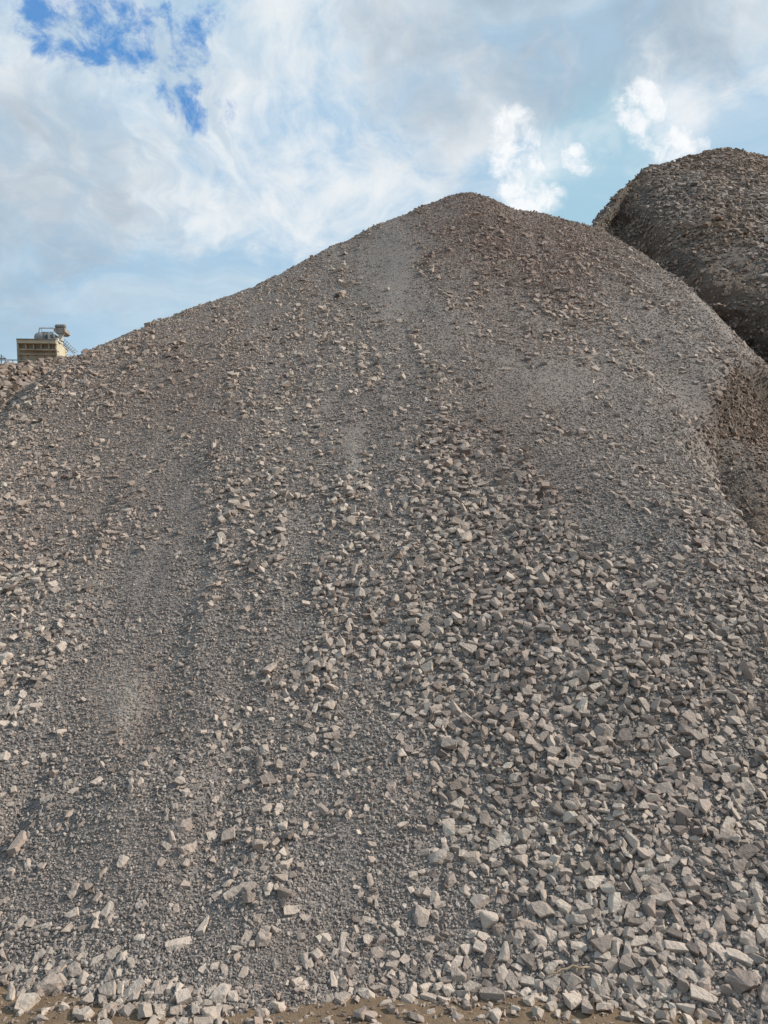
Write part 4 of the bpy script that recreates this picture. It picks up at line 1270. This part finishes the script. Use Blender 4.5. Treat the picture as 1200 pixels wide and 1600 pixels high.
o, k = scatter_mesh('rubble', P, Rm, S, SHAPES_LO, np.clip(.60 + .27 * RNG.standard_normal(len(Cr)), 0, 1), np.clip(.22 + 0.9 * fbm(Cr[:, 0] * .5, Cr[:, 1] * .5, 5.0, 3) + .2 * RNG.standard_normal(len(Cr)), 0, 1), M_STONE_DARK, heap2, H2L); NT += k
Cr, nr = scatter_loft(G2, N2, 20000, low_w + 1e-6)
Lr = np.clip(0.042 * (1 + .07 * np.maximum(Cr[:, 1] - 8, 0)) * np.exp(.42 * RNG.standard_normal(len(Cr))), .018, .20)
P, Rm, S = place(Cr, nr, Lr)
o, k = scatter_mesh('rubble_chips', P, Rm, S, SHAPES_TINY, np.clip(.55 + .25 * RNG.standard_normal(len(Cr)), 0, 1), np.clip(.35 + .3 * RNG.standard_normal(len(Cr)), 0, 1), M_STONE_DARK, heap2, H2L); NT += k
Cr, nr = scatter_loft(G3, N3, 6500, np.ones(G3.shape[:2]))
Lr = np.clip(0.050 * np.exp(.50 * RNG.standard_normal(len(Cr))), .022, .17)
P, Rm, S = place(Cr, nr, Lr)
o, k = scatter_mesh('boulders', P, Rm, S, SHAPES_LO, np.clip(.7 + .25 * RNG.standard_normal(len(Cr)), 0, 1), np.clip(.35 + .25 * RNG.standard_normal(len(Cr)), 0, 1), M_STONE_DARK, heap3, H3L); NT += k

# ------------------------------------------------------------------ single stones: shapes, names, labels
def shape_word(s):
    if s['shape'] == 'lump': return 'lumpy'
    if s['shape'] == 'round': return 'rounded'
    if s['a'] / s['b'] > 1.75: return 'elongated'
    if s['c'] / s['b'] < 0.6: return 'flat'
    if s['shape'] in ('wedge', 'taper'): return 'wedge-shaped'
    return 'blocky'


def tone_word(s):
    t = s['tone']
    return 'dark grey' if t < 0.33 else ('pale' if t > 0.72 else 'grey')


for s in singles:
    rs = random.Random(int(s['px'][0] * 31 + s['px'][1] * 7))
    kw = dict(cuts=7, bevel=0.05)
    if s['shape'] == 'round': kw = dict(cuts=12, bevel=0.12, boxy=0.1)
    if s['shape'] == 'lump': kw = dict(cuts=9, bevel=0.05, lumpy=0.32)
    if s['shape'] == 'wedge': kw.update(taper=0.45)
    if s['shape'] == 'taper': kw.update(taper=0.72, cuts=4)
    if s['shape'] == 'pillar': kw.update(cuts=4, boxy=1.0)
    if s['shape'] == 'slab': kw.update(cuts=6)
    if s['shape'] not in ('lump',):
        kw['lumpy'] = 0.10
    V, F = bm_arrays(stone_bm(rs, s['a'] * 1.06, s['b'] * 1.08, s['c'] * 1.05, **kw))
    me = np_mesh('stone', V, F)
    set_attr(me, 'tone', np.full(len(F), s['tone']), 'FACE')
    set_attr(me, 'hue', np.full(len(F), s['hue']), 'FACE')
    NT += len(F)
    ob = link('stone', me, M_STONE)
    P = s['P']
    n = hn(P[0:1], P[1:2]) if P[2] > ground_z(P[0], P[1]) + 0.004 else np.array([[0, 0, 1.0]])
    Rm = rot_frames(n, np.array([s['spin']]), np.array([s['tilt']]), np.array([s['tdir']]))[0]
    loc = P + n[0] * s['c'] * (0.42 if s['px'][1] > 1380 else 0.30)
    M = Matrix(Rm.tolist()).to_4x4()
    M.translation = Vector(loc)
    ob.matrix_world = M
    s['ob'] = ob
    s['g'] = 'single stones lying loose on the grey heap and at its foot'


TWIG_PX = (880, 1527)
LAND = [(s['px'][0], s['px'][1], s['ref'], s) for s in singles if s['ref']] + [(TWIG_PX[0], TWIG_PX[1], 'the bent twig', None)]


def direction(dx, dy):
    a = math.degrees(math.atan2(-dy, dx)) % 360
    return ['right of', 'above right of', 'above', 'above left of', 'left of', 'below left of', 'below', 'below right of'][int((a + 22.5) // 45) % 8]


bucket = {}
for s in singles:
    if s['lab']:
        continue
    x, y, l = s['px']
    q = min((q for q in LAND if q[3] is not s), key=lambda q: (q[0] - x) ** 2 + (q[1] - y) ** 2)
    d = math.hypot(q[0] - x, q[1] - y)
    s['d'] = d
    size = 'small ' if l < 14.5 else ('large ' if l > 22 else '')
    near = 'just ' if d < 32 else ''
    s['dir'] = near + direction(x - q[0], y - q[1])
    s['key'] = (size + tone_word(s) + ' ' + shape_word(s) + ' stone', s['dir'], q[2])
    bucket.setdefault(s['key'], []).append(s)
for k, lst in bucket.items():
    lst.sort(key=lambda s: s['d'])
    m = len(lst)
    for i, s in enumerate(lst):
        pre = '' if m == 1 else ('nearer ' if i == 0 and m == 2 else ('farther ' if m == 2 else ('nearest ' if i == 0 else ('farthest ' if i == m - 1 else (('second nearest ', 'third nearest ', 'fourth nearest ', 'fifth nearest ')[min(i - 1, 3)])))))
        s['lab'] = f'{pre}{k[0]} {k[1]} {k[2]}'
for s in singles:
    if len(s['lab'].split()) > 16:
        s['lab'] = s['lab'].replace(' just ', ' ').replace(' left of centre', '')
    tag(s['ob'], s['lab'], 'stone', s['g'])
labs = [s['lab'] for s in singles]
print('labels', len(labs), len(set(labs)), max(len(l.split()) for l in labs))

# loose pebbles on the bare dirt at the foot
n = 5200
xq = RNG.uniform(-2.6, 3.0, n)
yf = np.interp(xq, FOOT[:, 0], FOOT[:, 1])
yq = yf - np.abs(RNG.normal(0, 0.26, n)) + 0.08
Lq = np.clip(0.011 * np.exp(.65 * RNG.standard_normal(n)), .005, .060)
Cq = np.stack([xq, yq, surf(xq, yq)], -1)
nq = np.tile(np.array([[0, 0, 1.0]]), (n, 1))
P, Rm, S = place(Cq, nq, Lq, .12)
o, k = scatter_mesh('loose_pebbles', P, Rm, S, SHAPES_TINY, np.clip(.55 + .2 * RNG.standard_normal(n), 0, 1), np.clip(.35 + .25 * RNG.standard_normal(n), 0, 1), M_STONE, None, np.zeros(3)); NT += k

# ------------------------------------------------------------------ twig
def tube(pts, radii, n=7):
    bm = bmesh.new()
    rings = []
    pts = [Vector(p) for p in pts]
    for i, p in enumerate(pts):
        t = (pts[min(i + 1, len(pts) - 1)] - pts[max(i - 1, 0)]).normalized()
        u = t.cross(Vector((0, 0, 1))).normalized() if abs(t.z) < .95 else Vector((1, 0, 0))
        v = t.cross(u)
        rings.append([bm.verts.new(p + (u * math.cos(a) + v * math.sin(a)) * radii[i]) for a in (2 * math.pi * k / n for k in range(n))])
    for a, b in zip(rings, rings[1:]):
        for k in range(n):
            bm.faces.new((a[k], a[(k + 1) % n], b[(k + 1) % n], b[k]))
    bm.faces.new(rings[0][::-1]); bm.faces.new(rings[-1])
    bmesh.ops.recalc_face_normals(bm, faces=bm.faces[:])
    return bm


def bm_obj(name, bm, mat, parent=None, smooth=False, off=None):
    me = bpy.data.meshes.new(name)
    if off is not None:
        bmesh.ops.translate(bm, verts=bm.verts[:], vec=-Vector(off))
    bm.to_mesh(me)
    bm.free()
    for p in me.polygons:
        p.use_smooth = smooth
    return link(name, me, mat, parent)


M_TWIG = plain('dry_wood', (0.40, 0.31, 0.21), (0.24, 0.17, 0.11), 60, 0.85)
tp = []
for (a, b) in ((852, 1537), (861, 1534), (870, 1531), (878, 1526.5), (886, 1524), (895, 1522.5), (905, 1523.5), (921, 1524.5)):
    x, y, z = hit(a, b)
    nn = hn(np.array([x]), np.array([y]))[0]
    tp.append(Vector((x, y, z)) + Vector(nn) * 0.036)
tw = bm_obj('twig', tube(tp, [0.0025, 0.0032, .0036, .0040, .0044, .0042, .0040, .0030]), M_TWIG, None, True, tp[0])
tw.location = tp[0]
tag(tw, 'thin bent dry twig lying across the packed stones, lower right', 'twig')

# ------------------------------------------------------------------ hopper on the hillside
D0 = 45.0
HB = (-21.8, 46.0, 12.6)                          # ground under the hopper


def hp(zx, zy, dy=0.0):
    return Vector(at(zx / 9.23, 495 + zy / 9.23, D0 + dy))


def prism(front, d0, d1, bm=None):
    """outline in the plane of the hopper's front, given thickness from d0 to d1"""
    bm = bm or bmesh.new()
    d0s = d0 if isinstance(d0, (list, tuple)) else [d0] * len(front)
    a = [bm.verts.new(hp(*p, d)) for p, d in zip(front, d0s)]
    b = [bm.verts.new(hp(*p, d) + Vector((0, d1, 0))) for p, d in zip(front, d0s)]
    n = len(a)
    bm.faces.new(a)
    bm.faces.new(b[::-1])
    for i in range(n):
        bm.faces.new((a[i], b[i], b[(i + 1) % n], a[(i + 1) % n]))
    bmesh.ops.recalc_face_normals(bm, faces=bm.faces[:])
    return bm


M_TAN = plain('tan_paint', (0.52, 0.44, 0.31), (0.42, 0.355, 0.26), 2.2, 0.7)
M_TAN_DIRTY = plain('dusty_tan_steel', (0.46, 0.395, 0.30), (0.30, 0.26, 0.205), 1.6, 0.8)
M_STEEL = plain('dusty_grey_steel', (0.33, 0.32, 0.31), (0.23, 0.22, 0.21), 3, 0.6)
M_WHITE = plain('dusty_white_paint', (0.55, 0.53, 0.49), (0.32, 0.30, 0.27), 5, 0.6)
M_RUST = plain('brown_steel', (0.34, 0.285, 0.24), (0.22, 0.185, 0.155), 5, 0.7)
M_DARK = plain('dark_steel', (0.15, 0.145, 0.14), (0.22, 0.20, 0.185), 5, 0.6)
hop = empty('loading_hopper', HB)
tag(hop, 'tan steel loading hopper with ribbed front, on the skyline at far left', 'hopper')


def hpart(name, bm, mat, par=None, smooth=False):
    return bm_obj(name, bm, mat, par or hop, smooth, HB)


pan = hpart('front_panel', prism([(242, 378), (802, 386), (832, 960), (262, 960)], [-0.10, -0.10, .45, .45], 0.08), M_TAN_DIRTY)
for (zx, t, b_) in ((258, 384, 466), (370, 384, 466), (480, 385, 466), (590, 385, 466), (702, 386, 466), (800, 386, 466)):
    hpart('rib', prism([(zx - 6, t), (zx + 7, t), (zx + 9, b_), (zx - 4, b_)], -0.30, 0.30), M_TAN_DIRTY)
for (zx, t, b_) in ((286, 548, 626), (388, 548, 626), (512, 548, 626), (625, 548, 626), (735, 548, 626)):
    hpart('rib', prism([(zx - 4, t), (zx + 5, t), (zx + 7, b_), (zx - 2, b_)], 0.02, 0.22), M_TAN_DIRTY)
hpart('cross_beam', prism([(254, 460), (816, 466), (818, 484), (256, 478)], -0.26, 0.40), M_TAN_DIRTY)
hpart('cross_beam', prism([(258, 528), (824, 530), (826, 548), (260, 546)], -0.06, 0.36), M_TAN_DIRTY)
hpart('cross_beam', prism([(260, 626), (828, 626), (830, 640), (260, 640)], 0.02, 0.40), M_TAN_DIRTY)
hpart('flange', prism([(233, 322), (798, 330), (804, 384), (240, 377)], -0.42, 0.34), M_TAN)
hpart('rim', prism([(229, 311), (797, 320), (799, 329), (232, 321)], -0.48, 0.9), M_STEEL)
# the lit side wing: a plate that runs back and to the right
bm = bmesh.new()
q = [hp(799, 326, -0.40), hp(832, 960, 0.46), hp(966, 960, 2.6), hp(966, 490, 2.6)]
vs = [bm.verts.new(p) for p in q]
bm.faces.new(vs)
bmesh.ops.recalc_face_normals(bm, faces=bm.faces[:])
bmesh.ops.solidify(bm, geom=bm.faces[:], thickness=0.06)
hpart('side_panel', bm, plain('sunlit_tan_panel', (0.56, 0.49, 0.345), (0.48, 0.42, 0.30), 2.0, 0.6))  # lighter copy of the hopper's tan: sunlight on this side put into the colour
hpart('side_rim', tube([hp(797, 320, -0.42), hp(972, 488, 2.6)], [0.07, 0.07], 6), M_RUST)
bm = bmesh.new()
vs = [bm.verts.new(p) for p in (hp(240, 378, 0.0), hp(262, 960, 0.5), hp(290, 960, 2.6), hp(268, 378, 2.6))]
bm.faces.new(vs)
bmesh.ops.solidify(bm, geom=bm.faces[:], thickness=0.06)
hpart('side_panel', bm, M_TAN_DIRTY)
# drive station behind the hopper
drv = empty('conveyor_drive', (HB[0] + .5, HB[1] + 1.5, HB[2]))
tag(drv, 'grey drum and motor of a conveyor drive rising behind the tan hopper', 'conveyor drive')
DV = tuple(drv.location)


def dpart(name, bm, mat, smooth=False):
    return bm_obj(name, bm, mat, drv, smooth, DV)


def drum(zx0, zx1, zy, r, dy):
    bm = bmesh.new()
    a, b_ = hp(zx0, zy, dy), hp(zx1, zy, dy)
    prof = [(0.0, 0.0), (0.0, .45), (0.05, .72), (0.14, .90), (.30, 1.0), (.96, 1.0), (1.0, .97), (1.0, 0.0)]
    rings = []
    for t, k in prof:
        c = a.lerp(b_, t)
        rings.append([bm.verts.new(c + Vector((0, math.cos(x) * r * k, math.sin(x) * r * k))) for x in (2 * math.pi * i / 28 for i in range(28))] if k > 0 else [bm.verts.new(c)])
    for p, q in zip(rings, rings[1:]):
        for i in range(28):
            j = (i + 1) % 28
            if len(p) == 1: bm.faces.new((p[0], q[j], q[i]))
            elif len(q) == 1: bm.faces.new((p[i], p[j], q[0]))
            else: bm.faces.new((p[i], p[j], q[j], q[i]))
    bmesh.ops.recalc_face_normals(bm, faces=bm.faces[:])
    return bm


dpart('drum', drum(510, 688, 306, 0.345, 1.4), M_STEEL, True)
dpart('drum_band', drum(640, 690, 306, 0.365, 1.4), M_DARK, True)
dpart('gearbox', prism([(688, 236), (740, 226), (775, 240), (780, 300), (830, 300), (842, 345), (842, 420), (690, 420)], 1.0, 0.7), M_WHITE)
dpart('gearbox', prism([(715, 262), (772, 250), (768, 285), (722, 292)], 0.86, 0.16), M_DARK)
dpart('head_box', prism([(775, 165), (930, 158), (938, 215), (900, 236), (800, 232), (772, 200)], 1.1, 0.8), M_RUST)
dpart('bracket', prism([(835, 234), (890, 234), (880, 330), (850, 345)], 1.2, 0.4), M_WHITE)
dpart('bracket', prism([(770, 275), (830, 285), (868, 345), (800, 350)], 1.6, 0.3), M_DARK)
bm = drum(793, 944, 140, 0.135, 1.5)
dpart('motor', bm, M_DARK, True)
for i in range(5):
    z0 = 806 + i * 27
    dpart('cooling_fin', drum(z0, z0 + 9, 138, 0.155, 1.5), M_STEEL, True)
for a, b_, rr in (((566, 162), (778, 162), .038), ((600, 222), (776, 222), .022), ((570, 162), (556, 240), .03), ((590, 170), (612, 225), .018), ((908, 228), (872, 345), .025), ((932, 215), (905, 300), .02)):
    dpart('frame_bar', tube([hp(*a, 1.2), hp(*b_, 1.2)], [rr, rr], 6), M_WHITE)
for p in ((600, 230), (860, 320)):
    dpart('leg', prism([(p[0] - 8, p[1] + 60), (p[0] + 8, p[1] + 60), (p[0] + 8, 975), (p[0] - 8, 975)], 1.5, 0.1), M_STEEL)
stair = empty('metal_stair', (HB[0] + 1.8, HB[1] + 2.2, HB[2]))
tag(stair, 'thin metal stair rails slanting down from the drive to the heap crest', 'stair')
SV = tuple(stair.location)
for a, b_, rr in (((886, 280), (1120, 505), .022), ((872, 325), (1080, 520), .022), ((866, 350), (1060, 530), .03)):
    bm_obj('rail', tube([hp(*a, 2.0), hp(*b_, 2.0)], [rr, rr], 6), M_WHITE, stair, False, SV)
for t in np.linspace(0.08, 0.98, 8):
    a = hp(886 + 234 * t, 280 + 225 * t, 2.0)
    b_ = hp(866 + 194 * t, 350 + 180 * t, 2.0)
    bm_obj('post', tube([a, b_], [.016, .016], 5), M_WHITE, stair, False, SV)
    c_ = hp(866 + 194 * t, 350 + 180 * t, 2.6)
    bm_obj('tread', tube([b_, c_], [.03, .03], 4), M_STEEL, stair, False, SV)
bm_obj('leg', tube([hp(1075, 545, 2.3), hp(1075, 985, 2.3)], [.06, .06], 6), M_STEEL, stair, False, SV)
gr = empty('guard_rail', (HB[0] - 1.2, HB[1] - .2, HB[2]))
tag(gr, 'thin steel guard rail running from the hopper to the left frame edge', 'guard rail')
GV = tuple(gr.location)
bm_obj('rail', tube([hp(-320, 618, .3), hp(262, 624, .3)], [.03, .03], 6), M_STEEL, gr, False, GV)
for zx in (-290, -160, 76, 185):
    bm_obj('post', tube([hp(zx, 620, .3), hp(zx, 985, .3)], [.026, .026], 6), M_STEEL, gr, False, GV)
mast = empty('steel_mast', (HB[0] - 2.2, HB[1] + 1.4, HB[2]))
tag(mast, 'short thin steel mast with a crossbar, behind the guard rail at far left', 'mast')
MV = tuple(mast.location)
bm_obj('pole', tube([hp(22, 990, 1.6), hp(16, 545, 1.6)], [.05, .03], 6), M_RUST, mast, False, MV)
bm_obj('crossbar', tube([hp(-40, 598, 1.6), hp(84, 603, 1.6)], [.04, .04], 6), M_RUST, mast, False, MV)
bm_obj('stay', tube([hp(18, 560, 1.6), hp(84, 603, 1.6)], [.018, .018], 5), M_RUST, mast, False, MV)

# the hillside that carries the hopper
def build_hill():
    xs = np.linspace(-90, 12, 110)
    ys = np.linspace(22, 120, 110)
    X, Y = np.meshgrid(xs, ys, indexing='ij')
    Z = -1 + 13.6 * sstep(Y, 24, 43) * sstep(-X, 2, 14)
    Z = Z + 0.3 * fbm(X * .3, Y * .3, 4.0, 4) * sstep(Z, 0, 4) * (1 - sstep(Z, 11.5, 12.6))
    me = np_mesh('hillside', np.stack([X.ravel(), Y.ravel(), Z.ravel()], -1), grid_faces(110, 110), True)
    tag(link('hillside', me, M_SOIL), kind='structure')


build_hill()
print('tris', NT, 'objects', len(bpy.data.objects), round(time.time() - T0, 1))
